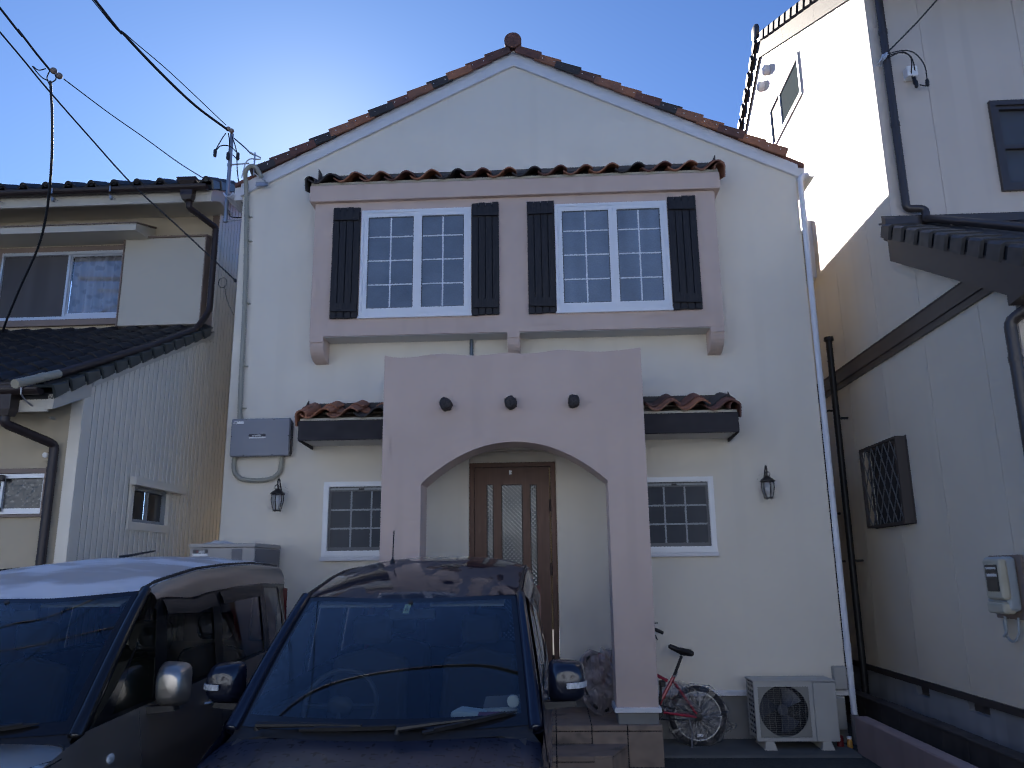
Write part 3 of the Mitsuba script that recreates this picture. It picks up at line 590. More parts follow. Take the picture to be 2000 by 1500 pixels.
# side window
W = put(LH + '__window', cat([pyz(ring(7.27, 8.09, 1.945, 2.42, 0.062, 0.075, 0.06), LX - 0.04, LX + 0.022)]), 'm_lbrown')
scene[W]['bsdf'] = {'type': 'ref', 'id': 'm_lmetal'}
put(W + '__head_hood', cat([pyz(rect(7.225, 8.24, 2.35, 2.425), LX + 0.0225, LX + 0.085)]), 'm_lmetal')
put(W + '__frame', cat([pyz(ring(7.333, 8.027, 2.021, 2.359, 0.02, 0.03, 0.04), LX - 0.05, LX - 0.012), pyz(rect(7.66, 7.69, 2.051, 2.319), LX - 0.045, LX - 0.02)]), 'm_muntin_dim')
put(W + '__pane', bx(LX - 0.06, LX - 0.0505, 7.35, 7.66, 2.05, 2.32), 'm_dark_pane'); put(W + '__pane', bx(LX - 0.06, LX - 0.0505, 7.69, 8.01, 2.05, 2.32), 'm_dark_pane')
# lower front window
W = put(LH + '__window', cat([pxz(ring(-4.83, -4.10, 2.005, 2.398, 0.035, 0.02, 0.04), LF - 0.035, LF + 0.02)]), 'm_lbrown')
put(W + '__frame', cat([pxz(ring(-4.795, -4.137, 2.03, 2.355, 0.012, 0.045, 0.035), LF - 0.02, LF + 0.04), bx(-4.505, -4.485, LF - 0.012, LF + 0.02, 2.076, 2.319)]), 'm_alu')
put(W + '__pane', bx(-4.484, -4.15, LF + 0.012, LF + 0.018, 2.076, 2.319), 'm_rough_pane'); put(W + '__pane', bx(-4.782, -4.506, LF + 0.022, LF + 0.028, 2.076, 2.319), 'm_rough_pane')
put(W + '__grille_stop', cat([cb(-4.51, -4.465, LF - 0.055, LF - 0.0205, 2.295, 2.345, 0.006), cb(-4.53, -4.47, LF - 0.055, LF - 0.0205, 2.05, 2.085, 0.006)]), 'm_brownpipe')
bl = put(LH + '__bell', cat([lathe([(0, 0), (0.021, 0), (0.021, 0.03), (0, 0.034)], (-4.155, LF - 0.001, 2.505), 'y', 16)]), 'm_label_white', smooth=40)
put(LH + '__bell__back_plate', cb(-4.185, -4.125, LF - 0.012, LF - 0.0005, 2.455, 2.545, 0.006), 'm_lcream')
put(LH + '__cable_stub', cat([cyl((-4.125, LF, 2.815), (-4.145, LF - 0.05, 2.815), 0.012, 10)]), 'm_lpanel')
# upper window with curtains, brown surround, shutter box, hood
W = put(LH + '__window', cat([bx(-9.0, -4.998, LU - 0.02, LU - 0.0005, 5.335, 5.40), bx(-9.0, -4.99, LU - 0.05, LU - 0.0005, 4.40, 4.475), bx(-5.03, -4.995, LU - 0.06, LU + 0.1, 4.476, 5.334), bx(-6.60, -6.545, LU - 0.03, LU + 0.1, 4.476, 5.334)]), 'm_lbrown')
put(W + '__frame', cat([pxz(ring(-6.544, -5.031, 4.477, 5.333, 0.022, 0.04, 0.04), LU - 0.03, LU + 0.09), bx(-5.728, -5.70, LU - 0.02, LU + 0.03, 4.518, 5.292)]), 'm_alu')
put(W + '__sash', cat([pxz(ring(-5.6995, -5.054, 4.518, 5.292, 0.014, 0.045, 0.014), LU + 0.0, LU + 0.022)]), 'm_alu')
put(W + '__pane', bx(-5.685, -5.068, LU + 0.006, LU + 0.009, 4.563, 5.278), 'm_glass')
put(W + '__insect_screen', bx(-6.52, -5.729, LU - 0.002, LU + 0.001, 4.518, 5.292), 'm_screen')
def folds(x0, x1, y, z0, z1, amp=0.022, wl=0.105):
    xs = np.linspace(x0, x1, int((x1 - x0) / 0.008)); zs = np.linspace(z0, z1, 6)
    return grid(np.array([[(x, y + amp * math.sin(x / wl * 6.28 + 0.5 * math.sin(x * 9)) * (1.0 - 0.25 * (z - z0) / (z1 - z0)) + 0.006 * math.sin(40 * x + z * 3), z) for x in xs] for z in zs]))
put(W + '__curtain', folds(-5.69, -5.05, LU + 0.06, 4.52, 5.30), 'm_curtain', smooth=True)
put(LH + '__shutter_box', cb(-4.985, -4.015, LU - 0.125, LU - 0.0005, 4.35, 5.425, 0.004), 'm_lpanel')
put(LH + '__shutter_box__cap', cat([pyz(Polygon([(LU - 0.15, 5.427), (LU - 0.15, 5.445), (LU - 0.001, 5.475), (LU - 0.001, 5.427)]), -5.02, -3.99), bx(-4.998, -4.9855, LU - 0.14, LU - 0.0005, 4.34, 5.426), bx(-4.0145, -4.002, LU - 0.14, LU - 0.0005, 4.34, 5.426)]), 'm_lbrown')
put(LH + '__window_hood', cat([pyz(Polygon([(8.36, 5.395), (8.36, 5.47), (8.355, 5.475), (LU - 0.001, 5.60), (LU - 0.001, 5.42)]), -9.0, -4.70)]), 'm_lpanel')
put(LH + '__window_hood__cover', cat([pyz(Polygon([(8.34, 5.476), (8.34, 5.487), (LU - 0.001, 5.622), (LU - 0.001, 5.604)]), -9.0, -4.685)]), 'm_lbrown')
put(LH + '__wall_flashing', bx(-9.0, LX - 0.02, LU - 0.06, LU - 0.0005, 4.315, 4.349), 'm_black')
# lean-to roof: slab and individual black tiles
def lslope(y): return lean(y) + 0.02
put(LH + '__lean_to_roof', pyz(Polygon([(5.98, lslope(5.98)), (LU - 0.001, lslope(LU)), (LU - 0.001, lslope(LU) - 0.05), (5.98, lslope(5.98) - 0.05)]), -9.0, LX + 0.018), 'm_black')
def j_profile(w=0.265):
    P = []
    for u in np.linspace(0, 1, 13):
        x = u * (w + 0.025); z = 0.010 - 0.02 * math.sin(math.pi * min(x / 0.17, 1)) + (0.05 * math.sin(math.pi * (x - 0.16) / 0.13) if x > 0.16 else 0)
        P.append((x, z))
    return P
ltile = mikit.ply(solid_grid(np.array([[(x, yy, z) for x, z in j_profile()] for yy in (0, 0.15, 0.30)])[::-1], np.array([0, 0, -0.03])), 'm_ltile', smooth=35)
pl = math.atan(0.4815)
for r in range(13):
    for c in range(11):
        x = -6.86 + 0.265 * c; yy = 5.96 + 0.235 * math.cos(pl) * r
        if yy > LU - 0.1: continue
        share(LH + '__lean_to_roof__tile', ltile, slope_T(x + RNG.uniform(-.003, .003), yy, lslope(yy) + 0.062 + RNG.uniform(-.003, .003), pl - 0.075))
# verge tiles with drop faces along the lean-to edge
def l_verge():
    a = pyz(Polygon([(0, 0.02), (0.30, 0.006), (0.30, -0.012), (0, 0.002)]), -0.13, 0.0)
    b = hull([(0.004, 0, 0.022), (0.004, 0.205, 0.002), (0.004, 0.205, -0.075), (0.004, 0.0, -0.088), (0.020, 0.004, 0.016), (0.014, 0.2, -0.002), (0.014, 0.2, -0.072), (0.020, 0.004, -0.083), (0, 0, 0.02), (0, .21, 0), (0, .21, -.07), (0, 0, -.08)])
    return cat([a, b])
lv = mikit.ply(l_verge(), 'm_ltile_verge')
for r in range(13):
    yy = 5.93 + 0.235 * math.cos(pl) * r
    if yy > LU - 0.12: continue
    share(LH + '__lean_to_roof__verge_tile', lv, slope_T(LX + 0.024 + 0.0005 * (r % 2), yy, lslope(yy) + 0.055, pl))
# lower gutter, rainwater head, sloping and falling pipes
def gutter_mesh(x0, x1, y, z, r=0.05):
    g = [(y + r * math.cos(a), z + r * math.sin(a)) for a in np.linspace(math.pi, 2 * math.pi, 12)] + [(y + (r - .006) * math.cos(a), z + (r - .006) * math.sin(a)) for a in np.linspace(2 * math.pi, math.pi, 12)]
    m = pyz(Polygon(g).buffer(0), x0, x1); caps = cat([pyz(Polygon(g[:12]), xx, xx + 0.008) for xx in (x0 - 0.008, x1)])
    return cat([m, caps])
put(LH + '__gutter', gutter_mesh(-9.0, -3.955, 5.90, 2.955), 'm_brownpipe')
def rain_head(x, y, z, w=0.075):
    s = lambda hw, hd, z0, z1, w2=None, d2=None: hull([(x + a * (hw if k == 0 else (w2 or hw)), y + b * (hd if k == 0 else (d2 or hd)), (z0, z1)[k]) for a in (-1, 1) for b in (-1, 1) for k in (0, 1)])
    return cat([s(w * 0.75, w * 0.65, z - 0.16, z - 0.04), s(w * 0.78, w * 0.68, z - 0.04, z, w * 1.15, w * 0.95), s(w * 1.2, w, z, z + 0.014), s(w * 1.08, w * .9, z + 0.014, z + 0.026), s(w * 1.22, w * 1.02, z + 0.026, z + 0.04), s(w * 0.55, w * 0.5, z - 0.21, z - 0.16, w * 0.75, w * 0.65)])
put(LH + '__rain_head', rain_head(-4.22, 5.93, 2.955, 0.082), 'm_brownpipe')
put(LH + '__downpipe', cat([pipe([(-4.22, 5.93, 2.78), (-4.22, 5.93, 2.69), (-4.062, LF - 0.06, 2.585), (-4.062, LF - 0.06, -0.1)], 0.036, 14), cyl((-4.062, LF - 0.06, 2.36), (-4.062, LF - 0.06, 2.40), 0.040, 14)]), 'm_brownpipe', smooth=40)
sl = [(-3.925, 8.60, 4.44), (-3.97, 8.38, 4.315), (-4.10, 6.4, 3.265)]
put(LH + '__downpipe', cat([pipe([(-4.02, 8.20, 5.66), (-4.02, 8.20, 5.57), (-3.87, 8.60, 5.50), (-3.87, 8.60, 4.50), (-3.90, 8.54, 4.36), (-3.93, 8.40, 4.19), (-3.93, 7.53, 3.765), (-3.935, 6.08, 3.115)], 0.034, 14)]), 'm_brownpipe', smooth=40)
put(LH + '__downpipe__faded_end', cat([cyl((-3.935, 6.083, 3.116), (-3.96, 5.62, 2.925), 0.0345, 14), cyl((-3.944, 5.92, 3.05), (-3.946, 5.88, 3.033), 0.037, 14)]), 'm_ivory_pipe', smooth=40)
put(LH + '__gutter_bracket', cat([tube([(-4.06, 5.84, 2.97), (-4.06, 5.845, 2.90), (-4.055, 5.90, 2.86), (-4.05, 6.0, 2.83)], 0.007, 6)]), 'm_steel')
put(LH + '__rafter_board', cat([bx(-9.0, -3.93, 5.985, 6.005, 2.79, 2.90)]), 'm_lpanel')
# upper roof
def uslope(y): return 5.83 + 0.43 * (y - 8.17)
put(LH + '__roof', pyz(Polygon([(8.17, uslope(8.17)), (12.5, uslope(12.5)), (16.8, uslope(8.17)), (16.8, uslope(8.17) - 0.06), (12.5, uslope(12.5) - 0.06), (8.17, uslope(8.17) - 0.06)]), -9.0, LX + 0.14), 'm_black')
pu = math.atan(0.43)
for r in range(3):
    for c in range(19):
        yy = 8.12 + 0.235 * math.cos(pu) * r
        share(LH + '__roof__tile', ltile, slope_T(-8.80 + 0.265 * c, yy, uslope(yy) + 0.03, pu + 0.03))
for c in range(19): put(LH + '__roof__eave_cap', lathe([(0, -0.008), (0.032, -0.006), (0.036, 0.0), (0.036, 0.02)], (-8.80 + 0.265 * c + 0.225, 8.115, uslope(8.12) + 0.055), 'y', 12), 'm_ltile', smooth=40) if c > 8 else None
for r in range(16):
    yy = 8.12 + 0.235 * math.cos(pu) * r
    share(LH + '__roof__verge_tile', lv, slope_T(LX + 0.15 + 0.0005 * (r % 2), yy, uslope(yy) + 0.035, pu))
put(LH + '__eave_board', cat([bx(-9.0, LX + 0.13, 8.20, 8.235, 5.64, 5.775), bx(-9.0, LX + 0.129, 8.2355, LU - 0.001, 5.745, 5.77), pyz(Polygon([(8.2355, 5.66), (8.2355, 5.80), (11.0, 6.99), (11.0, 6.85)]), LX + 0.095, LX + 0.131)]), 'm_lpanel')
put(LH + '__gutter', gutter_mesh(-9.0, -3.80, 8.125, 5.795, 0.055), 'm_brownpipe')
put(LH + '__rain_head', rain_head(-4.02, 8.16, 5.845, 0.09), 'm_brownpipe')
for xx in (-6.2, -5.55, -4.88):
    put(LH + '__gutter_bracket', cat([bx(xx - 0.008, xx + 0.008, 8.064, 8.069, 5.735, 5.80), bx(xx - 0.006, xx + 0.006, 8.07, 8.199, 5.70, 5.705), bx(xx - 0.012, xx + 0.012, 8.09, 8.13, 5.66, 5.70)]), 'm_steel')

# ================================================================ RIGHT HOUSE
R = 'tall_house'
lab(R, 'tall greige panelled house with dark brown trim filling the right side', 'house')
X = 3.2; UY = 7.1; LY = 5.42
def vg(y): return 7.364 + 0.492 * (y - 7.1) if y < 10.62 else 7.364 + 0.492 * 3.52 - 0.52 * (y - 10.62)
seams = [5.425, 5.897, 6.79, 7.69, 8.59, 9.49, 10.39, 11.29, 12.2, 13.0]
put(R + '__side_wall', pyz(Polygon([(LY + 0.02, 0.55), (LY + 0.02, 3.72), (UY + 0.02, 4.60), (UY + 0.02, vg(UY) - 0.06), (10.62, vg(10.62) - 0.06), (13.0, vg(13.0) - 0.06), (13.0, 0.55)]), X + 0.012, X + 0.15), 'm_rbrown')
holes = {'up': sbox(9.07, 7.26, 10.37, 7.81), 'lat': sbox(7.40, 1.93, 8.24, 2.66)}
for i in range(len(seams) - 1):
    a, b = seams[i] + 0.0025, seams[i + 1] - 0.0025
    lowp = rect(a, b, 0.565, 3.50).difference(holes['lat'])
    put(R + '__side_wall__panel', pyz(lowp, X - 0.002, X + 0.0118), 'm_rwall')
    if a < UY: tp_ = [(a, 3.60), (b, 3.60), (min(b, UY), 3.66 + 0.532 * (min(b, UY) - LY)), (a, 3.66 + 0.532 * (a - LY))]
    if b <= UY: up = Polygon(tp_)
    elif a < UY: up = Polygon([(a, 3.60), (b, 3.60), (b, min(6.62, vg(b))), (UY, 6.62), (UY, 3.66 + 0.532 * (UY - LY)), (a, 3.66 + 0.532 * (a - LY))])
    else: up = Polygon([(a, 3.60), (b, 3.60), (b, min(6.62, 9)), (a, 6.62)])
    put(R + '__side_wall__panel', pyz(up.buffer(0).difference(holes['up']), X - 0.002, X + 0.0118), 'm_rwall')
    if b > UY:
        a2 = max(a, UY); mid = [(a2, 6.628), (b, 6.628), (b, vg(b) - 0.02)] + ([(10.62, vg(10.62) - 0.02)] if a2 < 10.62 < b else []) + [(a2, vg(a2) - 0.02)]
        put(R + '__side_wall__panel', pyz(Polygon(mid).buffer(0).difference(holes['up']), X - 0.002, X + 0.0118), 'm_rwall')
put(R + '__corner_trim', bx(X - 0.006, X + 0.05, UY - 0.012, UY - 0.0005, 4.55, 7.15), 'm_rwall_front')
put(R + '__corner_trim', bx(X - 0.01, X + 0.06, LY - 0.006, LY + 0.0045, 0.56, 3.5), 'm_rwall_front')
# front walls
fs = [X + 0.001, 3.70, 4.61, 5.5, 6.6, 8.6]
for i in range(5):
    q = rect(fs[i] + 0.002, fs[i + 1] - 0.002, 4.45, 8.6).difference(rect(4.26, 5.6, 4.95, 5.79))
    put(R + '__front_wall', pxz(q, UY, UY + 0.1), 'm_rwall_front')
put(R + '__lower_front_wall', pxz(rect(X + 0.06, 9.0, 0.5, 3.6), LY, LY + 0.1), 'm_lcream')
put(R + '__foundation', cat([pyz(rect(LY + 0.03, 13.0, -0.1, 0.548).difference(rect(6.575, 6.895, 0.43, 0.549)).difference(rect(7.575, 7.825, 0.42, 0.549)), X + 0.016, X + 0.13), bx(X + 0.14, 9.0, LY + 0.02, LY + 0.12, -0.1, 0.5)]), 'm_found')
for a_, b_, c_ in ((6.576, 6.894, 0.431), (7.576, 7.824, 0.421)): put(R + '__foundation_vent', bx(X + 0.06, X + 0.07, a_, b_, c_, 0.547), 'm_rbrown')
put(R + '__drip_edge', pyz(rect(LY, 13.0, 0.51, 0.564), X - 0.02, X + 0.014), 'm_darkbrown')
# brown belt course
put(R + '__belt_course', cat([pyz(rect(LY + 0.01, 13.0, 3.51, 3.645), X - 0.03, X - 0.0025), pyz(rect(LY + 0.01, 13.0, 3.47, 3.509), X - 0.018, X - 0.0025), pyz(rect(LY + 0.01, 13.0, 3.445, 3.469), X - 0.026, X - 0.0025), pyz(rect(LY + 0.01, 13.0, 3.646, 3.655), X - 0.036, X - 0.0025)]), 'm_rbrown')
# upper side window with sliding sash, closed shutter half
W = put(R + '__window', cat([pyz(ring(9.05, 10.39, 7.24, 7.83, 0.028), X - 0.022, X + 0.01)]), 'm_alu')
put(W + '__sash', cat([pyz(ring(9.079, 9.93, 7.269, 7.801, 0.03), X - 0.02, X + 0.004)]), 'm_trim')
scene['m_tealglass'] = two({'type': 'principled', 'base_color': rgb((0.055, 0.085, 0.09)), 'roughness': 0.9, 'specular': 0.02})
put(W + '__pane', bx(X - 0.004, X + 0.002, 9.11, 9.90, 7.30, 7.77), 'm_tealglass')
put(W + '__pane', bx(X - 0.003, X + 0.003, 9.931, 10.361, 7.27, 7.80), 'm_rfascia')
mat('m_rfascia', (0.03, 0.033, 0.04), 0.6, 0.1)
mat('m_rverge', (0.02, 0.02, 0.022), 0.6, 0.15)
# round vent hoods
for yy, zz in ((10.30, 8.42), (10.62, 8.37)):
    m = lathe([(0, 0.05), (0.04, 0.045), (0.07, 0.02), (0.075, -0.01), (0.075, -0.05), (0, -0.05)][::-1], (0, 0, 0), 'x', 18); m.vertices[:, 0] *= -1; m.apply_translation((X - 0.05, yy, zz))
    put(R + '__vent_hood', m, 'm_label_white', smooth=40)
# louvred small window seen past the corner of the middle house
W = put(R + '__louvre', cat([pyz(ring(9.22, 9.95, 4.90, 5.63, 0.03), X - 0.05, X - 0.0025)]), 'm_alu')
for q in range(9):
    z0 = 4.94 + 0.075 * q; put(W + '__slat', hull([(X - 0.012, 9.255, z0 + 0.05), (X - 0.012, 9.915, z0 + 0.05), (X - 0.045, 9.255, z0), (X - 0.045, 9.915, z0), (X - 0.009, 9.255, z0 + 0.052), (X - 0.009, 9.915, z0 + 0.052)]), 'm_tealglass')
# gable fascia and verge tiles
def fascia(y0, y1): return pyz(Polygon([(y0, vg(y0) - 0.25), (y1, vg(y1) - 0.25), (y1, vg(y1) + 0.02), (y0, vg(y0) + 0.02)]), X - 0.03, X - 0.003)
yy = 6.9
for q in range(3):
    y1 = [8.35, 9.5, 10.62][q]; put(R + '__verge_board', fascia(yy + 0.002, y1 - 0.002), 'm_rfascia'); yy = y1
put(R + '__verge_board', fascia(10.622, 13.0), 'm_rbrown')
put(R + '__roof', cat([pyz(Polygon([(6.6, vg(6.6) + 0.05), (10.62, vg(10.62) + 0.05), (14.0, vg(14.0) + 0.05), (14.0, vg(14.0) - 0.01), (10.62, vg(10.62) - 0.01), (6.6, vg(6.6) - 0.01)]), X - 0.05, 9.5)]), 'm_rtile')
def r_verge():
    prof = [(-0.02, -0.105), (-0.005, -0.115), (0.10, -0.115), (0.10, 0.0)]
    face = hull([(0.0, 0.0, 0.03), (0, 0.19, 0.022), (0, 0.19, -0.105), (0, 0.0, -0.11), (-0.022, 0.012, 0.012), (-0.022, 0.18, 0.005), (-0.022, 0.18, -0.10), (-0.022, 0.012, -0.105)])
    topm = pyz(Polygon([(0, 0.03), (0.30, 0.018), (0.30, 0.0), (0, 0.012)]), 0.0, 0.26)
    return cat([face, topm])
rv = mikit.ply(r_verge(), 'm_rtile')
pr_ = math.atan(0.492)
for r in range(16):
    y_ = 6.62 + 0.262 * math.cos(pr_) * r
    if y_ > 10.5: continue
    share(R + '__roof__verge_tile', rv, slope_T(X - 0.055, y_, vg(y_) + 0.10, pr_), 'm_rverge')
for r in range(10):
    y_ = 10.62 + 0.262 * math.cos(pr_) * r
    M_ = np.array([[1, 0, 0], [0, math.cos(-pr_), -math.sin(-pr_)], [0, math.sin(-pr_), math.cos(-pr_)]])
    share(R + '__roof__verge_tile', rv, mtx(M_, (X - 0.055, y_ + 0.02, vg(y_ + 0.02) + 0.09)), 'm_rverge')
put(R + '__roof__ridge_end', lathe([(0, -0.03), (0.10, -0.02), (0.13, 0.0), (0.13, 0.04), (0, 0.04)], (X - 0.06, 10.62, vg(10.62) + 0.16), 'x', 20), 'm_rtile', smooth=40)
# lower pent roof with its verge tiles
def pt_(y): return 4.44 + 0.532 * (y - 6.97)
pp_ = math.atan(0.532)
put(R + '__pent_roof', pyz(Polygon([(5.0, pt_(5.0)), (UY - 0.001, pt_(UY)), (UY - 0.001, pt_(UY) - 0.05), (5.0, pt_(5.0) - 0.05)]), X - 0.10, 9.0), 'm_rtile')
for r in range(9):
    y_ = 5.02 + 0.262 * math.cos(pp_) * r
    if y_ > UY - 0.1: continue
    share(R + '__pent_roof__verge_tile', rv, slope_T(X - 0.115, y_, pt_(y_) + 0.10, pp_))
    for c in range(5): share(R + '__pent_roof__tile', ltile, slope_T(X + 0.1 + 0.265 * c, y_, pt_(y_) + 0.05, pp_ + 0.03), 'm_rtile')
put(R + '__pent_roof__barge_board', cat([pyz(Polygon([(5.30, pt_(5.30) - 0.26), (UY - 0.10, pt_(UY - 0.10) - 0.235), (UY - 0.10, pt_(UY - 0.10) - 0.0), (5.30, pt_(5.30) - 0.0)]), X - 0.11, X - 0.004), pyz(Polygon([(5.02, pt_(5.02) - 0.15), (5.299, pt_(5.299) - 0.33), (5.299, pt_(5.299) + 0.0), (5.02, pt_(5.02) + 0.0)]), X - 0.125, X + 0.3)]), 'm_rbrown')
put(R + '__pent_roof__batten', pyz(Polygon([(5.05, pt_(5.05)), (UY - 0.1, pt_(UY - 0.1)), (UY - 0.1, pt_(UY - 0.1) + 0.10), (5.05, pt_(5.05) + 0.10)]), X - 0.108, X - 0.09), 'm_black')
put(R + '__pent_roof__flashing', cat([bx(X - 0.06, 9.0, UY - 0.05, UY - 0.0005, 4.60, 4.68), pyz(Polygon([(6.97, 4.56), (UY - 0.052, 4.60), (UY - 0.052, 4.68), (6.97, 4.62)]), X - 0.12, X - 0.02)]), 'm_rbrown')
# right upper window
W = put(R + '__window', cat([pxz(ring(4.222, 5.64, 4.905, 5.83, 0.05), UY - 0.04, UY - 0.0005)]), 'm_rbrown')
put(W + '__frame', cat([pxz(ring(4.273, 5.59, 4.956, 5.779, 0.035), UY - 0.02, UY + 0.06), bx(4.309, 5.554, UY - 0.01, UY + 0.05, 5.34, 5.38)]), 'm_rbrown')
put(W + '__pane', bx(4.309, 5.554, UY + 0.02, UY + 0.025, 5.381, 5.743), 'm_dark_pane'); put(W + '__pane', bx(4.309, 5.554, UY + 0.03, UY + 0.035, 4.992, 5.339), 'm_dark_pane')
# lattice window: projecting grille box
gx = X - 0.10
W = put(R + '__window', cat([pyz(ring(7.36, 8.27, 1.90, 2.69, 0.035), X - 0.012, X - 0.0025)]), 'm_rbrown')
put(W + '__pane', bx(X + 0.005, X + 0.011, 7.40, 8.24, 1.94, 2.65), 'm_dark_pane')
put(W + '__grille_frame', cat([pyz(ring(7.37, 8.26, 1.905, 2.685, 0.022), gx, gx + 0.03)] + [bx(gx + 0.0305, X - 0.013, yy - 0.011, yy + 0.011, zz - 0.011, zz + 0.011) for yy in (7.382, 8.248) for zz in (1.917, 2.673)] + [bx(gx + 0.0305, X - 0.013, 7.371, 7.50, 1.93, 2.66)]), 'm_rbrown')
inner = sbox(7.392, 1.927, 8.238, 2.663)
for sgn, dx_ in ((1, 0.008), (-1, 0.016)):
    for q in range(-12, 14):
        c0 = 7.37 + 0.150 * q
        l = LineString([(c0, 1.88 if sgn > 0 else 2.71), (c0 + 0.48, 2.71 if sgn > 0 else 1.88)]).buffer(0.006, cap_style=2).intersection(inner)
        if l.is_empty or l.area < 1e-3: continue
        put(W + '__lattice_bar', pyz(l, gx + dx_, gx + dx_ + 0.006), 'm_winframe_dark')
# downpipes of the tall house
put(R + '__downpipe', cat([pipe([(3.315, UY - 0.06, 8.2), (3.315, UY - 0.06, 4.74), (3.47, UY - 0.075, 4.73), (3.47, UY - 0.09, 4.60)], 0.036, 14)] + [cyl((3.315, UY - 0.06, z - .02), (3.315, UY - 0.06, z + .02), 0.041, 14) for z in (6.6, 5.6)]), 'm_rbrown', smooth=40)
put(R + '__downpipe', pipe([(3.47, UY - 0.1, 4.62), (3.52, 6.5, 4.36), (3.62, 5.2, 3.68)], 0.036, 14), 'm_rbrown', smooth=40)
put(R + '__downpipe', cat([pipe([(3.55, 5.0, 3.42), (3.40, 5.15, 3.35), (3.125, LY - 0.02, 3.14), (3.125, LY - 0.02, -0.1)], 0.04, 14), cyl((3.125, LY - 0.02, 2.86), (3.125, LY - 0.02, 2.90), 0.045, 14)]), 'm_rbrown', smooth=40)

# ================================================================ HOUSES ACROSS THE STREET (behind the viewer, they face the sun)
mat('m_across', (0.56, 0.66, 0.80), 0.8)
for i, (x0, x1, h, lb) in enumerate(((-17, -7.5, 6.4, 'pale blue grey house across the street, behind the viewer to the left'), (-6.6, 4.6, 6.8, 'pale blue grey house across the street, straight behind the viewer'), (5.6, 15, 6.2, 'pale blue grey house across the street, behind the viewer to the right'))):
    k = 'opposite_house' + (f'_{i:03d}' if i else ''); lab(k, lb, 'house', 'houses across the street')
    y1 = -7.6
    put(k + '__wall', bx(x0, x1, y1 - 8, y1, -0.2, h), 'm_across')
    put(k + '__roof', hull([(x0 - .5, y1 + .5, h), (x1 + .5, y1 + .5, h), (x0 - .5, y1 - 8.5, h), (x1 + .5, y1 - 8.5, h), (x0 - .5, y1 - 4, h + 2.2), (x1 + .5, y1 - 4, h + 2.2)]), 'm_ltile')
    for xx in np.arange(x0 + 1.2, x1 - 1.8, 3.1):
        for zz in (0.9, 3.7):
            w = put(k + '__window', pxz(ring(xx, xx + 1.6, zz, zz + 1.2, 0.06), y1 + 0.001, y1 + 0.06), 'm_white'); put(w + '__pane', bx(xx + .06, xx + 1.54, y1 + 0.005, y1 + 0.02, zz + .06, zz + 1.14), 'm_dark_pane')
# ================================================================ THINGS ON AND AROUND THE HOUSES
# grey inverter box
K = 'inverter_box'
lab(K, 'flat grey metal electrical box on the cream wall above the left lantern', 'electrical box')
put(K, cat([rbox(-3.19, -2.595, 7.782, 7.83, 2.672, 3.052, 0.012, 10)]), 'm_inv', smooth=35)
put(K + '__back_case', cat([bx(-3.18, -2.605, 7.8305, FY - 0.004, 2.682, 3.04), bx(-2.604, -2.592, 7.835, FY - 0.02, 2.70, 3.02)]), 'm_inv_side')
put(K + '__screw', cat([lathe([(0, -0.003), (0.006, -0.002), (0.006, 0.003), (0, 0.003)], (x, 7.7815, z), 'y', 8) for x, z in ((-3.04, 3.04), (-2.76, 3.04), (-3.18, 2.87), (-2.604, 2.87), (-3.05, 2.683), (-2.76, 2.683))]), 'm_black')
put(K + '__label', bx(-3.003, -2.835, 7.7795, 7.7825, 2.865, 2.893), 'm_label_dark'); put(K + '__label', bx(-3.003, -2.835, 7.7795, 7.7825, 2.851, 2.8648), 'm_label_white'); put(K + '__label', bx(-3.165, -3.062, 7.7795, 7.7825, 2.998, 3.024), 'm_label_white')
put(K + '__label__emblem', cat([pxz(Polygon([(-2.963, 2.884), (-2.969, 2.876), (-2.961, 2.871), (-2.953, 2.878)]), 7.7785, 7.7794)] + [bx(-2.945 + .011 * i, -2.937 + .011 * i, 7.7785, 7.7794, 2.873, 2.885) for i in range(6)]), 'm_label_white')
put(K + '__label__emblem', bx(-3.16, -3.135, 7.7785, 7.7794, 3.004, 3.016), 'm_label_dark')
# conduits
def conduit(pts, r, clips):
    ms = [tube(pts, r, 12, 6)]
    for (x, y, z) in clips: ms.append(cat([lathe([(r, -0.009), (r + .005, -0.009), (r + .005, 0.009), (r, 0.009)], (x, y, z), 'z', 14), bx(x + r, x + r + 0.03, FY - 0.012, FY - 0.001, z - 0.006, z + 0.006), bx(x - 0.004, x + r + 0.02, y + r - 0.002, FY - 0.012, z - 0.006, z + 0.006)]))
    return cat(ms)
k = put('wall_conduit', conduit([(-3.135, 7.862, 3.02), (-3.15, 7.862, 3.3), (-3.172, 7.862, 4.4), (-3.215, 7.862, 5.30), (-3.226, 7.83, 5.60), (-3.215, 7.76, 5.74), (-3.16, 7.74, 5.80), (-3.10, 7.742, 5.785), (-3.06, 7.76, 5.72), (-3.04, 7.775, 5.68)], 0.023, [(-3.142, 7.862, 3.18), (-3.152, 7.862, 3.62), (-3.168, 7.862, 4.30), (-3.195, 7.862, 5.0), (-3.212, 7.862, 5.28)]), 'm_conduit', smooth=60)
lab(k, 'long pale grey conduit climbing the left edge of the cream facade to the roof', 'conduit')
k = put('wall_conduit', conduit([(-3.165, 7.862, 2.69), (-3.168, 7.862, 2.58), (-3.14, 7.862, 2.50), (-3.06, 7.862, 2.452), (-2.92, 7.862, 2.440), (-2.79, 7.862, 2.455), (-2.71, 7.862, 2.51), (-2.688, 7.862, 2.60), (-2.685, 7.862, 2.69)], 0.023, [(-2.92, 7.862, 2.44)]), 'm_conduit', smooth=60)
lab(k, 'short loop of grey conduit hanging below the flat electrical box', 'conduit')

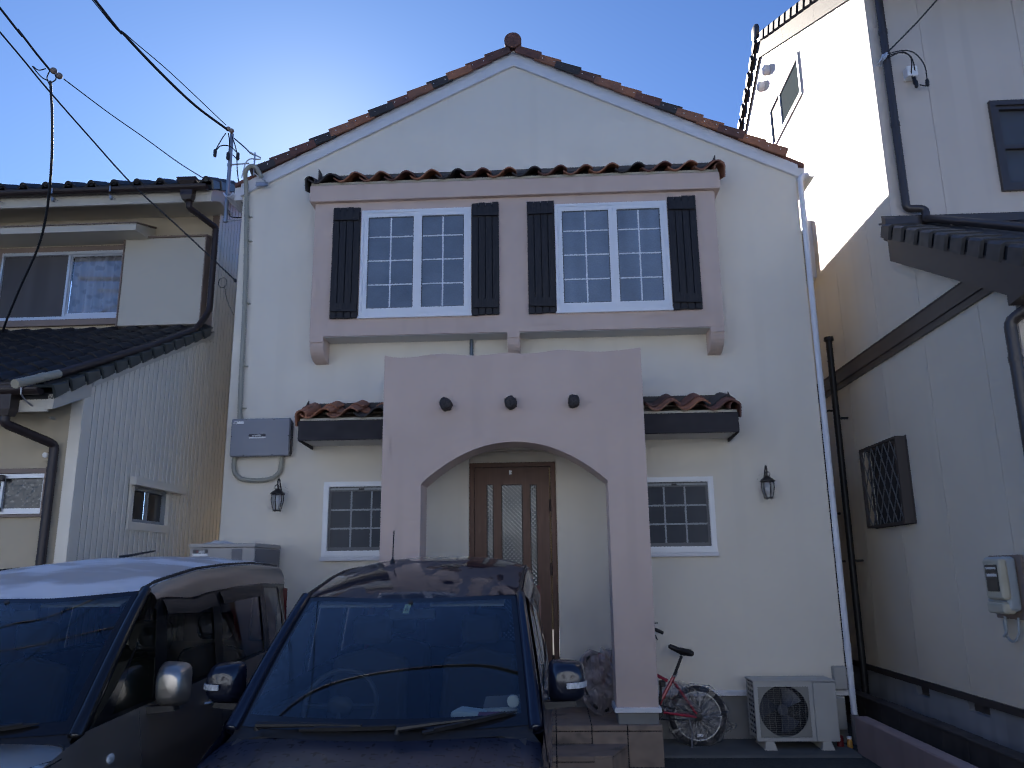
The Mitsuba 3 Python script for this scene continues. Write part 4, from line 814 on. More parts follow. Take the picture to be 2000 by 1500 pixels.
# wall lanterns
def lantern(x, zc, label, rot):
    t = key('wall_lantern') if 'wall_lantern__back_plate' not in scene else 'wall_lantern_001'
    lab(t, label, 'wall lamp', 'black lanterns on the cream wall')
    y = 7.765
    put(t + '__back_plate', cat([lathe([(0, -0.03), (0.02, -0.028), (0.045, -0.015), (0.058, 0.0)], (x, FY - 0.001, zc + 0.06), 'y', 20), cyl((x, FY - 0.02, zc + 0.06), (x, FY - 0.06, zc + 0.075), 0.012, 10)]), 'm_iron', smooth=40)
    put(t + '__arm', cat([tube([(x, FY - 0.03, zc + 0.07), (x, FY - 0.06, zc + 0.11), (x, y - 0.0 + 0.03, zc + 0.175), (x, y, zc + 0.172), (x, y - 0.012, zc + 0.14), (x, y, zc + 0.085)], 0.007, 8, 5), tube([(x + 0.022 * math.cos(a), y - 0.03, zc + 0.095 + 0.022 * math.sin(a)) for a in np.linspace(0, 2 * math.pi, 16)], 0.004, 6)]), 'm_iron', smooth=True)
    n = 6; an = [math.pi / n + 2 * math.pi * i / n + rot for i in range(n)]
    P = lambda r, z: [(x + r * math.cos(a), y + r * math.sin(a), z) for a in an]
    put(t + '__roof', cat([hull(P(0.072, zc + 0.028) + P(0.072, zc + 0.036) + P(0.03, zc + 0.07) + P(0.014, zc + 0.085))]), 'm_iron')
    bars = []
    for i in range(n):
        a, b, c = P(0.054, zc + 0.028)[i], P(0.060, zc - 0.03)[i], P(0.036, zc - 0.128)[i]
        bars += [tube([a, b, c], 0.0045, 6), lathe([(0, -0.006), (0.006, 0), (0, 0.006)], P(0.037, zc - 0.134)[i], 'z', 8)]
    for r, z in ((0.055, zc + 0.024), (0.036, zc - 0.126)): bars += [cyl(P(r, z)[i], P(r, z)[(i + 1) % n], 0.004, 6) for i in range(n)]
    put(t + '__cage', cat(bars), 'm_iron')
    put(t + '__bottom', hull(P(0.035, zc - 0.131) + P(0.035, zc - 0.127)), 'm_iron')
    for i in range(n):
        j = (i + 1) % n
        V = [P(0.052, zc + 0.022)[i], P(0.052, zc + 0.022)[j], P(0.058, zc - 0.03)[i], P(0.058, zc - 0.03)[j], P(0.035, zc - 0.124)[i], P(0.035, zc - 0.124)[j]]
        put(t + '__pane', trimesh.Trimesh(V, [(0, 1, 3), (0, 3, 2), (2, 3, 5), (2, 5, 4)], process=False), 'm_lampglass')
    put(t + '__bulb', lathe([(0, -0.05), (0.018, -0.045), (0.026, -0.02), (0.018, 0.012), (0.012, 0.03)], (x, y, zc - 0.03), 'z', 14), 'm_label_white', smooth=40)
lantern(-2.675, 2.262, 'black hexagonal wall lantern on the left, under the electrical box', 0.0)
lantern(2.035, 2.305, 'black hexagonal wall lantern on the right side of the cream facade', 0.15)

# air conditioner outdoor unit
A = 'outdoor_unit'
lab(A, 'beige air conditioner outdoor unit on two white feet beside the bicycle', 'air conditioner')
ax0, ax1, ay0, ay1, az0, az1 = 1.70, 2.395, 7.50, 7.79, 0.092, 0.582
C = (1.945, 0.335); RR = 0.207
front = rect(ax0 + 0.035, 2.195, az0 + 0.03, az1 - 0.05).difference(Point(*C).buffer(RR, 32))
put(A + '__casing', cat([pxz(ring(ax0, 2.2, az0, az1 - 0.012, 0.033, 0.028, 0.0385), ay0, ay0 + 0.03), bx(ax0 + 0.002, ax1 - 0.002, ay1 - 0.01, ay1, az0, az1 - 0.012), bx(ax0 + 0.02, ax1, ay0 + 0.031, ay1 - 0.011, az0, az0 + 0.02), bx(ax1 - 0.012, ax1, ay0 + 0.02, ay1 - 0.011, az0 + 0.021, az1 - 0.013)]), 'm_ac')
put(A + '__top_panel', cb(ax0 - 0.006, ax1 + 0.006, ay0 - 0.008, ay1 + 0.004, az1 - 0.0115, az1 + 0.004, 0.004), 'm_ac')
put(A + '__service_panel', cb(2.203, ax1 + 0.001, ay0 - 0.006, ay0 + 0.0195, az0 - 0.002, az1 - 0.016, 0.004), 'm_ac')
put(A + '__front_panel', pxz(front, ay0 + 0.004, ay0 + 0.012), 'm_ac_grille')
put(A + '__inner_wall', cat([bx(ax0 + 0.04, 2.19, ay0 + 0.16, ay0 + 0.165, az0 + 0.022, az1 - 0.06)]), 'm_ac_dark')
wires = []
for i in range(25):
    z = C[1] - RR + RR * 2 * (i + 0.5) / 25; h = math.sqrt(max(RR * RR - (z - C[1]) ** 2, 0)); wires.append(cyl((C[0] - h, ay0 + 0.002, z), (C[0] + h, ay0 + 0.002, z), 0.0016, 5))
for i in range(8):
    x = C[0] - RR + RR * 2 * (i + 0.5) / 8; h = math.sqrt(RR * RR - (x - C[0]) ** 2); wires.append(cyl((x, ay0 - 0.001, C[1] - h), (x, ay0 - 0.001, C[1] + h), 0.002, 5))
wires += [bx(2.1, 2.11, ay0 + .004, ay0 + .0055, 0.2, 0.2005)]
put(A + '__fan_guard', cat(wires), 'm_guard')
for i in range(3):
    a0 = i * 2.094 + 0.4; V = []
    for r in np.linspace(0.04, 0.185, 5): V.append([(C[0] + r * math.cos(a0 + t * 1.25 * (0.7 + r)), ay0 + 0.06 + 0.05 * t, C[1] + r * math.sin(a0 + t * 1.25 * (0.7 + r))) for t in np.linspace(0, 1, 6)])
    put(A + '__fan_blade', solid_grid(np.array(V), np.array([0, 0.003, 0])), 'm_fan', smooth=30)
put(A + '__fan_hub', lathe([(0, -0.03), (0.035, -0.025), (0.045, 0.04), (0, 0.04)], (C[0], ay0 + 0.08, C[1]), 'y', 18), 'm_fan', smooth=40)
side = []
for i in range(11):
    z = az0 + 0.03 + 0.042 * i; side.append(bx(ax0 + 0.001, ax0 + 0.012, ay0 + 0.031, ay1 - 0.011, z, z + 0.012))
for y in (ay0 + 0.09, ay0 + 0.16, ay0 + 0.23): side.append(bx(ax0 - 0.001, ax0 + 0.0009, y, y + 0.012, az0 + 0.02, az1 - 0.02))
put(A + '__side_grille', cat(side), 'm_ac'); put(A + '__side_fins', bx(ax0 + 0.016, ax0 + 0.0195, ay0 + 0.031, ay1 - 0.011, az0 + 0.021, az1 - 0.013), 'm_ac_dark')
for x in (1.805, 2.285):
    put(A + '__foot', hull([(x - .035, 7.50, 0.0895), (x + .035, 7.50, 0.0895), (x - .035, 7.80, 0.0895), (x + .035, 7.80, 0.0895), (x - .055, 7.47, 0.018), (x + .055, 7.47, 0.018), (x - .055, 7.83, 0.018), (x + .055, 7.83, 0.018)]), 'm_foot')
# bottles in the corner
k = put('jar', cat([lathe([(0, 0), (0.022, 0.0), (0.024, 0.01), (0.022, 0.055), (0.016, 0.07)], (2.505, 7.60, 0.02), 'z', 14)]), 'm_amber', smooth=30)
lab(k, 'small amber bottle standing in front of the white downpipe foot', 'bottle')
put(k + '__cap', lathe([(0.0165, 0), (0.019, 0.002), (0.019, 0.022), (0, 0.024)], (2.505, 7.60, 0.091), 'z', 14), 'm_label_white', smooth=30)
for i, (x, y) in enumerate(((2.435, 7.63),)):
    k = put('can', lathe([(0, 0), (0.026, 0), (0.029, 0.006), (0.029, 0.085), (0.025, 0.095), (0, 0.093)], (x, y, 0.02), 'z', 16), 'm_canred', smooth=30)
    lab(k, 'dark red can standing between the outdoor unit and the amber bottle', 'can')

# hot water tank beside the silver car
W = 'water_tank'
lab(W, 'tall beige water heater tank cabinet standing behind the silver car', 'water heater')
put(W, cat([cb(-3.22, -2.636, 7.13, 7.80, 0.02, 1.765, 0.004)]), 'm_tank')
put(W + '__lid', cb(-3.227, -2.629, 7.122, 7.808, 1.7675, 1.803, 0.004), 'm_tank')
put(W + '__side_panel', cb(-2.6355, -2.630, 7.15, 7.79, 0.03, 1.755, 0.002), 'm_tank_panel')
put(W + '__access_window', cb(-2.838, -2.745, 7.123, 7.1295, 1.655, 1.752, 0.002), 'm_tank_panel')
put(W + '__label', bx(-3.188, -3.055, 7.1265, 7.1296, 1.717, 1.752), 'm_label_dark'); put(W + '__label', bx(-3.192, -3.055, 7.1265, 7.1296, 1.694, 1.7168), 'm_label_white')
d = lambda cx, cz, s: Polygon([(cx, cz + s), (cx + 0.6 * s, cz), (cx, cz - s), (cx - 0.6 * s, cz)])
put(W + '__label__emblem', pxz(shapely.union_all([d(-3.152, 1.741, .005), d(-3.157, 1.731, .005), d(-3.147, 1.731, .005)]), 7.1255, 7.1264), 'm_label_red')
put(W + '__label__lettering', cat([bx(-3.135 + .0095 * i, -3.1275 + .0095 * i, 7.1255, 7.1264, z0, z1) for i in range(6) for z0, z1 in ((1.734, 1.741), (1.725, 1.7305))]), 'm_label_white')
V = np.array([[(-3.03 + 0.135 * a, 7.32 + 0.10 * b, 1.804 + 0.028 * (1 - a * a) * (1 - b * b) * (0.7 + 0.6 * math.sin(4 * a + 3 * b) ** 2) + 0.002) for b in np.linspace(-1, 1, 12)] for a in np.linspace(-1, 1, 16)])
k = put('cloth', grid(V), 'm_grey_cloth', smooth=True); lab(k, 'crumpled pale cloth lying on top of the water tank', 'cloth')

# bicycle
Bk = 'bicycle'
lab(Bk, 'red child bicycle leaning on the wall with wheels wrapped in clear plastic', 'bicycle')
def wheel(c, R0, axis, nm, up=None):
    """wheel of radius R0 centred c, axle direction axis"""
    ax = np.array(axis, float); ax /= np.linalg.norm(ax); u = np.cross(ax, [0, 0, 1]); u /= np.linalg.norm(u); w = np.cross(ax, u); c = np.array(c)
    circ = lambda r, o=0, n=48: [c + ax * o + r * (math.cos(t) * u + math.sin(t) * w) for t in np.linspace(0, 2 * math.pi, n + 1)]
    put(Bk + '__' + nm, tube(circ(R0 - 0.024), 0.024, 10), 'm_rubber', smooth=True)
    put(Bk + '__' + nm + '__rim', cat([tube(circ(R0 - 0.052, o), 0.008, 6) for o in (-0.008, 0.008)]), 'm_rim', smooth=True)
    sp = []
    for i in range(28):
        a = 2 * math.pi * i / 28; b = a + (0.45 if i % 2 else -0.45); o = 0.025 if i % 4 < 2 else -0.025
        sp.append(cyl(c + ax * o + 0.02 * (math.cos(b) * u + math.sin(b) * w), c + (R0 - 0.056) * (math.cos(a) * u + math.sin(a) * w), 0.0011, 4))
    put(Bk + '__' + nm + '__spokes', cat(sp), 'm_steel')
    put(Bk + '__' + nm + '__hub', cyl(c - ax * 0.045, c + ax * 0.045, 0.018, 12), 'm_black')
    return c, ax, u, w
by = 7.66
rw_c = (1.232, by, 0.272); wheel(rw_c, 0.252, (0, 1, 0), 'rear_wheel')
fw_c = (0.36, by - 0.10, 0.565); wheel(fw_c, 0.252, (0.80, -0.60, 0.25), 'front_wheel')
bb = (0.865, by, 0.315); st = (1.045, by + 0.02, 0.60); hd = (0.53, by + 0.02, 0.86); hb = (0.50, by, 0.74)
ra = rw_c
put(Bk + '__frame', cat([cyl(bb, st, 0.016, 10), cyl(hb, bb, 0.02, 10), cyl((0.985, by + .015, 0.565), (0.53, by + .01, 0.80), 0.014, 10), cyl(hb, hd, 0.021, 10)] + [tube([(bb[0], by + s * 0.03, bb[2]), (ra[0] - 0.02, by + s * 0.058, ra[2] + 0.0)], 0.010, 8) for s in (-1, 1)] + [tube([(st[0] - .01, by + s * 0.02, st[2] - 0.04), (ra[0], by + s * 0.058, ra[2])], 0.009, 8) for s in (-1, 1)]), 'm_bikered', smooth=30)
put(Bk + '__fork', cat([tube([hb, (fw_c[0] + .03, fw_c[1] + .05, fw_c[2] + 0.24), (fw_c[0] + s * .05, fw_c[1] - s * 0.035, fw_c[2])], 0.012, 8) for s in (-1, 1)]), 'm_bikered', smooth=30)
put(Bk + '__seat_post', cyl(st, (1.125, by + .02, 0.775), 0.013, 10), 'm_black', smooth=30)
put(Bk + '__seat_clamp', cat([cyl((1.035, by - .012, 0.605), (1.055, by - 0.03, 0.612), 0.008, 8), tube([(1.06, by - .03, 0.61), (1.075, by - .03, 0.65)], 0.005, 6)]), 'm_steel')
sad = m3.Manifold.batch_hull([m3.Manifold.sphere(r, 16).translate(p) for r, p in ((0.022, (1.03, by + .02, 0.855)), (0.024, (1.10, by + .02, 0.825)), (0.020, (1.13, by + .02, 0.80)))])
sad2 = m3.Manifold.batch_hull([m3.Manifold.sphere(r, 16).translate(p) for r, p in ((0.022, (1.09, by + .02, 0.83)), (0.026, (1.20, by - .045, 0.802)), (0.026, (1.20, by + .085, 0.802)), (0.022, (1.13, by + .02, 0.80)))])
put(Bk + '__saddle', tri(sad + sad2), 'm_black', smooth=50)
put(Bk + '__handlebar', cat([cyl(hd, (0.55, by + .02, 0.93), 0.012, 8), tube([(0.60, by - .20, 0.985), (0.56, by - .08, 0.935), (0.55, by, 0.93), (0.72, by + .08, 0.975), (0.86, by + 0.12, 1.02)], 0.011, 8, 5)]), 'm_black', smooth=30)
put(Bk + '__grip', cyl((0.845, by + .11, 1.025), (0.985, by + 0.14, 0.965), 0.016, 12), 'm_black', smooth=30)
put(Bk + '__grip', cyl((0.60, by - .17, 0.98), (0.63, by - 0.27, 0.99), 0.016, 12), 'm_black', smooth=30)
put(Bk + '__brake_lever', cat([tube([(0.85, by + .08, 1.06), (0.90, by + .08, 1.055), (0.935, by + .09, 1.058)], 0.006, 6), tube([(0.86, by + .10, 0.99), (0.90, by + .07, 0.955), (0.918, by + .05, 0.91)], 0.0065, 6, 3)]), 'm_black')
put(Bk + '__crank', cat([tube([(0.865, by - .05, 0.315), (0.905, by - 0.075, 0.42), (0.915, by - 0.075, 0.545)], 0.012, 6), cb(0.895, 0.945, by - 0.16, by - 0.08, 0.535, 0.585, 0.008), cyl((0.865, by - .06, 0.315), (0.865, by + .05, 0.315), 0.02, 10), tube([(0.865, by + .05, 0.315), (0.825, by + 0.06, 0.19)], 0.01, 6)]), 'm_black')
put(Bk + '__chain_case', cat([tube([(bb[0], by - .045, bb[2] + 0.06), (1.23, by - .045, ra[2] + 0.03)], 0.006, 6), tube([(bb[0], by - .045, bb[2] - 0.06), (1.23, by - .045, ra[2] - 0.03)], 0.006, 6), lathe([(0.03, -0.003), (0.064, -0.003), (0.064, 0.003), (0.03, 0.003)], (bb[0], by - .045, bb[2]), 'y', 24), lathe([(0, -0.02), (0.032, -0.015), (0.032, 0.015), (0, 0.02)], (ra[0], by - .05, ra[2]), 'y', 14)]), 'm_black')
put(Bk + '__reflector', cat([cb(1.215, 1.27, by - 0.012, by - 0.004, 0.10, 0.125, 0.004)]), 'm_label_white')
put(Bk + '__stand', cat([tube([(1.15, by - .06, 0.25), (1.165, by - 0.075, 0.15), (1.15, by - 0.10, 0.03)], 0.006, 6)]), 'm_steel')
def crumple(c, ax, u, w, R0, seed, half=0.07, n=44):
    V = []; r0 = np.random.default_rng(seed); ph = r0.uniform(0, 6.28, 6)
    for i in range(n + 1):
        t = 2 * math.pi * (i % n) / n; row = []
        for q, s in enumerate((-0.25, 0.25, 0.62, 1.0, 1.045, 1.0, 0.62, 0.25, -0.25)):
            k = 1 + 0.025 * math.sin(7 * t + ph[0]) + 0.02 * math.sin(13 * t + ph[1] + q)
            r = R0 * (s if s > 0 else 0.02) * k
            o = half * (1 - abs(s) * 0.62) * (1 if q < 4 else -1) * (0 if q == 4 else 1) + 0.012 * math.sin(9 * t + 2 * q + ph[2])
            row.append(np.array(c) + ax * o + r * (math.cos(t) * u + math.sin(t) * w))
        V.append(row)
    return grid(np.array(V))
e = np.eye(3)
put(Bk + '__plastic_wrap', crumple(rw_c, e[1], e[0], e[2], 0.262, 3), 'm_plastic', smooth=35)
axf = np.array([0.80, -0.60, 0.25]); axf /= np.linalg.norm(axf); uf = np.cross(axf, e[2]); uf /= np.linalg.norm(uf)
put(Bk + '__plastic_wrap', crumple(fw_c, axf, uf, np.cross(axf, uf), 0.27, 5, 0.05), 'm_wrap', smooth=35)
def sheet(pts, sag, n=16, seed=0):
    a, b, c, d = map(np.array, pts); V = []
    for i in range(n + 1):
        s = i / n; row = []
        for j in range(n + 1):
            t = j / n; p = (a * (1 - s) + b * s) * (1 - t) + (d * (1 - s) + c * s) * t
            p = p + np.array([0, sag * (meshkit.noise(np.array([s * 7, t * 7, seed])) - 0.5) * 2, sag * 0.6 * (meshkit.noise(np.array([s * 9, t * 5, seed + 3.3])) - 0.5)]); row.append(p)
        V.append(row)
    return grid(np.array(V))
put(Bk + '__plastic_wrap', cat([sheet([(1.03, by - .07, 0.57), (1.20, by - .06, 0.52), (1.26, by - .08, 0.30), (0.93, by - .07, 0.33)], 0.04, seed=2), sheet([(1.03, by + .07, 0.57), (1.20, by + .06, 0.53), (1.40, by + .06, 0.38), (0.93, by + .07, 0.33)], 0.03, seed=4), sheet([(1.02, by - .07, 0.56), (1.05, by + .07, 0.56), (1.36, by + .05, 0.44), (1.33, by - .06, 0.46)], 0.03, seed=6)]), 'm_plastic', smooth=35)
put(Bk + '__plastic_tail', cat([sheet([(1.45, by - .02, 0.30), (1.50, by - .02, 0.22), (1.575, by - .03, 0.20), (1.50, by - .01, 0.15)], 0.03, seed=8), sheet([(1.44, by, 0.33), (1.49, by - .01, 0.24), (1.53, by - .02, 0.19), (1.47, by, 0.13)], 0.03, seed=9)]), 'm_plastic', smooth=35)
put(Bk + '__plastic_tail', sheet([(0.28, by - .16, 0.40), (0.44, by - .06, 0.45), (0.42, by - .10, 0.315), (0.33, by - .2, 0.315)], 0.05, seed=12), 'm_wrap', smooth=35)

put(Bk + '__plastic_wrap', cat([sheet([(0.30, by - .22, 0.80), (0.52, by - .12, 0.84), (0.54, by - .12, 0.46), (0.32, by - .22, 0.44)], 0.05, seed=15), sheet([(0.40, by - .08, 0.86), (0.52, by - .10, 0.84), (0.50, by - .14, 0.6), (0.30, by - .2, 0.62)], 0.05, seed=19)]), 'm_wrap', smooth=35)
# low mauve boundary wall and the dark block wall behind it
k = put('boundary_wall', cat([cb(2.53, 2.645, 3.0, 7.50, -0.2, 0.292, 0.008)]), 'm_lowwall'); lab(k, 'low smooth mauve boundary wall running toward the viewer at lower right', 'wall')
K = 'block_wall'; lab(K, 'dirty dark concrete block wall along the foot of the tall house', 'wall')
put(K + '__core', cat([bx(2.957, 3.05, 2.0, 13.0, -0.2, 0.302), bx(3.05, 3.213, 2.0, 13.0, -0.2, 0.20)]), 'm_blockwall')
for i in range(26):
    y0 = 2.0 + 0.40 * i
    for zz0, zz1, sh in ((-0.15, 0.085, 0.2), (0.092, 0.302, 0.0)): put(K + '__block', cb(2.945 + RNG.uniform(0, .006), 2.9565, y0 + sh + 0.004, y0 + sh + 0.396, zz0, zz1, 0.003), 'm_blockwall')
    if i % 1 == 0: put(K + '__coping', cb(2.935, 3.06, y0 + 0.003, y0 + 0.397, 0.303, 0.325 + RNG.uniform(-.006, .004), 0.005), 'm_blockwall')
# dark vent stacks in the gap
K = 'vent_pipe'
def vent(x, y, z1, cap, label):
    t = key(K); scene[t] = mikit.ply(cat([cyl((x, y, -0.1), (x, y, z1), 0.034, 16)]), 'm_black', smooth=40); lab(t, label, 'pipe')
    if cap: put(t + '__cap', lathe([(0, 0.04), (0.05, 0.04), (0.052, 0.0), (0.034, -0.005)][::-1], (x, y, z1 - 0.03), 'z', 16), 'm_black', smooth=40)
    put(t + '__bracket', cat([bx(x + 0.03, X - 0.003, y - 0.01, y + 0.01, z - 0.012, z + 0.012) for z in (1.6, z1 - 0.9)]), 'm_black')
vent(3.08, 8.72, 4.0, True, 'tall black capped vent pipe rising in the narrow gap on the right')
vent(3.10, 9.25, 3.02, False, 'shorter black pipe behind the capped one in the right gap')
put('vent_pipe__elbow', cat([tube([(3.02, 8.98, 3.19), (3.03, 8.98, 3.22), (3.10, 8.95, 3.23), (3.17, 8.9, 3.2)], 0.012, 8, 4), cyl((3.0, 9.0, 3.02), (3.0, 9.0, 3.16), 0.05, 12)]), 'm_black')
# dark gate closing the gap
K = 'gap_gate'; lab(K, 'dark plank gate closing the narrow gap between the middle and right houses', 'gate')
put(K + '__rail', cat([bx(2.66, 3.19, 11.03, 11.06, z, z + 0.08) for z in (0.3, 2.3)]), 'm_black')
for i in range(6): put(K + '__plank', cb(2.64 + 0.09 * i, 2.726 + 0.09 * i, 11.0, 11.029, 0.05, 2.66, 0.003), 'm_black')

# electric meter on the tall house
K = 'electric_meter'; lab(K, 'old ivory electric meter on a dark board at the right edge', 'meter')
put(K + '__board', bx(X - 0.022, X - 0.003, 5.80, 6.21, 1.165, 1.60), 'm_lbrown')
put(K + '__body', rbox(X - 0.115, X - 0.0225, 5.85, 6.135, 1.22, 1.59, 0.03, 14), 'm_meter_grey', smooth=40)
put(K + '__face', cat([rbox(X - 0.155, X - 0.09, 5.84, 6.055, 1.30, 1.575, 0.02, 12), rbox(X - 0.15, X - 0.06, 5.86, 6.08, 1.205, 1.285, 0.02, 12)]), 'm_meter', smooth=40)
put(K + '__window', cb(X - 0.160, X - 0.1555, 5.86, 6.015, 1.355, 1.535, 0.002), 'm_black_gloss')
put(K + '__dial', cat([cb(X - 0.1625, X - 0.1605, 5.87, 6.00, 1.455, 1.475, 0.0008), cb(X - 0.1625, X - 0.1605, 5.87, 6.00, 1.505, 1.52, 0.0008)]), 'm_alu')
put(K + '__cable', cat([tube([(X - 0.03, 6.09, 1.18), (X - 0.035, 6.10, 1.10), (X - 0.04, 6.06, 1.03), (X - 0.045, 5.98, 1.02), (X - 0.04, 5.92, 1.08), (X - 0.03, 5.92, 1.18)], 0.008, 8, 6), tube([(X - 0.05, 6.05, 1.18), (X - 0.06, 6.04, 1.08), (X - 0.055, 6.09, 1.045)], 0.009, 8, 5)]), 'm_meter_grey', smooth=True)

# service drop hardware of the tall house
K = 'service_entry'; lab(K, 'small white entry box with looping black leads on the tall house wall', 'cable box')
put(K + '__box', cb(3.475, 3.575, UY - 0.10, UY - 0.0005, 6.09, 6.20, 0.008), 'm_label_white')
put(K + '__insulator', cat([tube([(3.24, UY - 0.02, 6.27), (3.24, UY - 0.10, 6.27), (3.27, UY - 0.10, 6.33)], 0.008, 6), cyl((3.255, UY - 0.1, 6.275), (3.31, UY - 0.09, 6.34), 0.02, 10), bx(3.20, 3.28, UY - 0.012, UY - .001, 6.255, 6.275)]), 'm_alu')
for pts in ([(3.30, 7.0, 6.33), (3.42, 6.93, 6.315), (3.53, 6.93, 6.28), (3.62, 6.96, 6.17), (3.655, 7.02, 6.05), (3.64, 7.02, 5.99), (3.58, 7.02, 6.0)], [(3.30, 7.0, 6.31), (3.40, 6.94, 6.30), (3.50, 6.95, 6.26), (3.545, 7.0, 6.15), (3.54, 7.03, 6.05)], [(3.31, 7.0, 6.29), (3.42, 6.93, 6.30), (3.50, 6.95, 6.24), (3.51, 7.0, 6.12), (3.53, 7.03, 6.05)]):
    put(K + '__lead', tube(pts, 0.0055, 7, 6), 'm_cable', smooth=True)
for p in ((3.655, 7.02, 6.02), (3.545, 7.03, 6.05), (3.55, 7.02, 6.01)): put(K + '__splice', tri(m3.Manifold.batch_hull([m3.Manifold.sphere(0.017, 10).translate((p[0], p[1], p[2] + d)) for d in (-0.025, 0.025)])), 'm_cable', smooth=60)
k = put('service_cable', tube([(3.29, 7.01, 6.33), (3.49, 6.9, 6.504), (3.684, 6.7, 6.673), (4.6, 5.6, 7.5), (6.5, 2.5, 8.9)], 0.007, 8, 6), 'm_cable', smooth=True); lab(k, 'twisted cable rising steeply to the upper right from the tall house wall', 'cable')

# mast on the left side wall of the middle house
K = 'service_mast'; lab(K, 'slim galvanised mast with brackets on the left side of the middle house', 'mast')
MX, MY = -3.50, 8.0
put(K + '__pole', cat([cyl((MX, MY, 5.28), (MX, MY, 6.35), 0.021, 14)]), 'm_steel', smooth=40)
for z in (5.30, 5.62, 5.97): put(K + '__arm', cat([cyl((MX, MY, z), (XL_ - 0.001, MY, z + 0.01), 0.008, 8), lathe([(0.021, -0.012), (0.027, -0.012), (0.027, 0.012), (0.021, 0.012)], (MX, MY, z), 'z', 12)]), 'm_steel')
put(K + '__insulator', cat([tri(m3.Manifold.sphere(0.028, 14).translate((-3.47 + dx, 7.96, 6.37 + dz))) for dx, dz in ((-0.06, 0.02), (-0.02, -0.005))]), 'm_lbrown', smooth=50)
for pts in ([(-3.55, 7.95, 6.33), (-3.58, 7.93, 6.25), (-3.64, 7.93, 6.12), (-3.645, 7.93, 6.10)], [(-3.63, 7.93, 6.12), (-3.57, 7.9, 6.15), (-3.47, 7.9, 6.14), (-3.40, 7.93, 6.08)], [(-3.52, 7.95, 6.33), (-3.49, 7.93, 6.2), (-3.50, 7.95, 6.07)], [(-3.48, 7.95, 6.3), (-3.42, 7.93, 6.15), (-3.385, 7.93, 6.0), (-3.45, 7.95, 6.06)], [(-3.40, 7.93, 6.06), (-3.37, 7.93, 5.8), (-3.31, 7.95, 5.5), (-3.29, 7.95, 5.2)], [(-3.47, 7.99, 5.42), (-3.44, 7.98, 5.34), (-3.35, 7.95, 5.31), (-3.29, 7.95, 5.31)]):
    put(K + '__lead', tube(pts, 0.006, 7, 6), 'm_cable', smooth=True)
for p in ((-3.645, 7.93, 6.08), (-3.505, 7.95, 6.05), (-3.385, 7.93, 6.03)): put(K + '__splice', tri(m3.Manifold.batch_hull([m3.Manifold.sphere(0.019, 10).translate((p[0], p[1], p[2] + d)) for d in (-0.03, 0.03)])), 'm_cable', smooth=60)
K = 'roof_hook'; lab(K, 'small galvanised cable hook standing on the lower left end of the tiled verge', 'bracket')
put(K, cat([cyl((-3.125, 7.76, 5.70), (-3.125, 7.76, 5.97), 0.008, 8), tube([(-3.19, 7.78, 5.99), (-3.125, 7.78, 5.95), (-3.07, 7.78, 5.92), (-3.07, 7.78, 5.90), (-3.15, 7.78, 5.905)], 0.007, 6), tube([(-3.13, 7.76, 5.74), (-3.06, 7.77, 5.68), (-3.0, 7.775, 5.64)], 0.007, 6), cb(-3.115, -2.985, 7.805, 7.8235, 5.60, 5.65, 0.003), tube([(-3.27, 7.8, 5.70), (-3.235, 7.79, 5.86), (-3.19, 7.78, 5.905), (-3.14, 7.78, 5.91)], 0.006, 6, 4)]), 'm_steel')
# overhead lines
def cable(pts, r, label, nm='overhead_cable'):
    k = put(nm, tube(pts, r, 8, 6), 'm_cable', smooth=True); lab(k, label, 'cable'); return k
cable([(-3.53, 7.96, 6.375), (-3.752, 7.6, 6.464), (-3.918, 7.15, 6.558), (-4.099, 6.75, 6.714), (-4.222, 6.4, 6.849), (-5.0, 3.6, 7.95), (-6.4, -2, 9.9)], 0.014, 'thickest black cable descending from the top edge to the mast')
cable([(-3.53, 7.90, 6.40), (-3.85, 7.2, 6.60), (-4.10, 6.75, 6.735), (-4.26, 6.4, 6.865), (-5.05, 3.6, 7.98), (-6.5, -2, 9.95)], 0.005, 'thin wire running close beside the thickest cable to the mast')
k = cable([(-6.0, -2, 9.0), (-5.3, 3.0, 7.6), (-5.065, 6.3, 6.726), (-5.053, 6.55, 6.682), (-5.026, 6.8, 6.603), (-5.0, 7.0, 6.545)], 0.011, 'black cable entering at the upper left corner and ending at twin insulators')
put(k + '__insulator', cat([tri(m3.Manifold.sphere(0.034, 14).translate(p)) for p in ((-4.975, 7.02, 6.55), (-4.93, 7.05, 6.51))]), 'm_lbrown', smooth=50)
for pts in ([(-5.03, 6.98, 6.55), (-5.10, 6.97, 6.53), (-5.16, 6.96, 6.57), (-5.07, 6.98, 6.46), (-5.0, 7.0, 6.42)], [(-5.0, 7.0, 6.54), (-5.02, 7.0, 6.46), (-4.985, 7.0, 6.38)], [(-4.96, 7.02, 6.52), (-4.94, 7.02, 6.45), (-4.985, 7.0, 6.39)]): put(k + '__lead', tube(pts, 0.006, 7, 5), 'm_cable', smooth=True)
cable([(-4.876, 7.05, 6.47), (-4.658, 7.5, 6.366), (-4.434, 7.85, 6.263), (-4.179, 8.2, 6.127), (-3.909, 8.4, 5.99)], 0.006, 'thin support strand from the twin insulators to the left roof corner', 'support_wire')
cable([(-4.98, 7.0, 6.42), (-4.971, 7.1, 6.0), (-5.06, 7.3, 5.593), (-5.257, 7.6, 5.244), (-5.512, 7.9, 5.0), (-5.861, 8.2, 4.683), (-6.142, 8.45, 4.413), (-6.301, 8.62, 4.31)], 0.013, 'cable hanging down from the twin insulators across the left upper window', 'drop_cable')
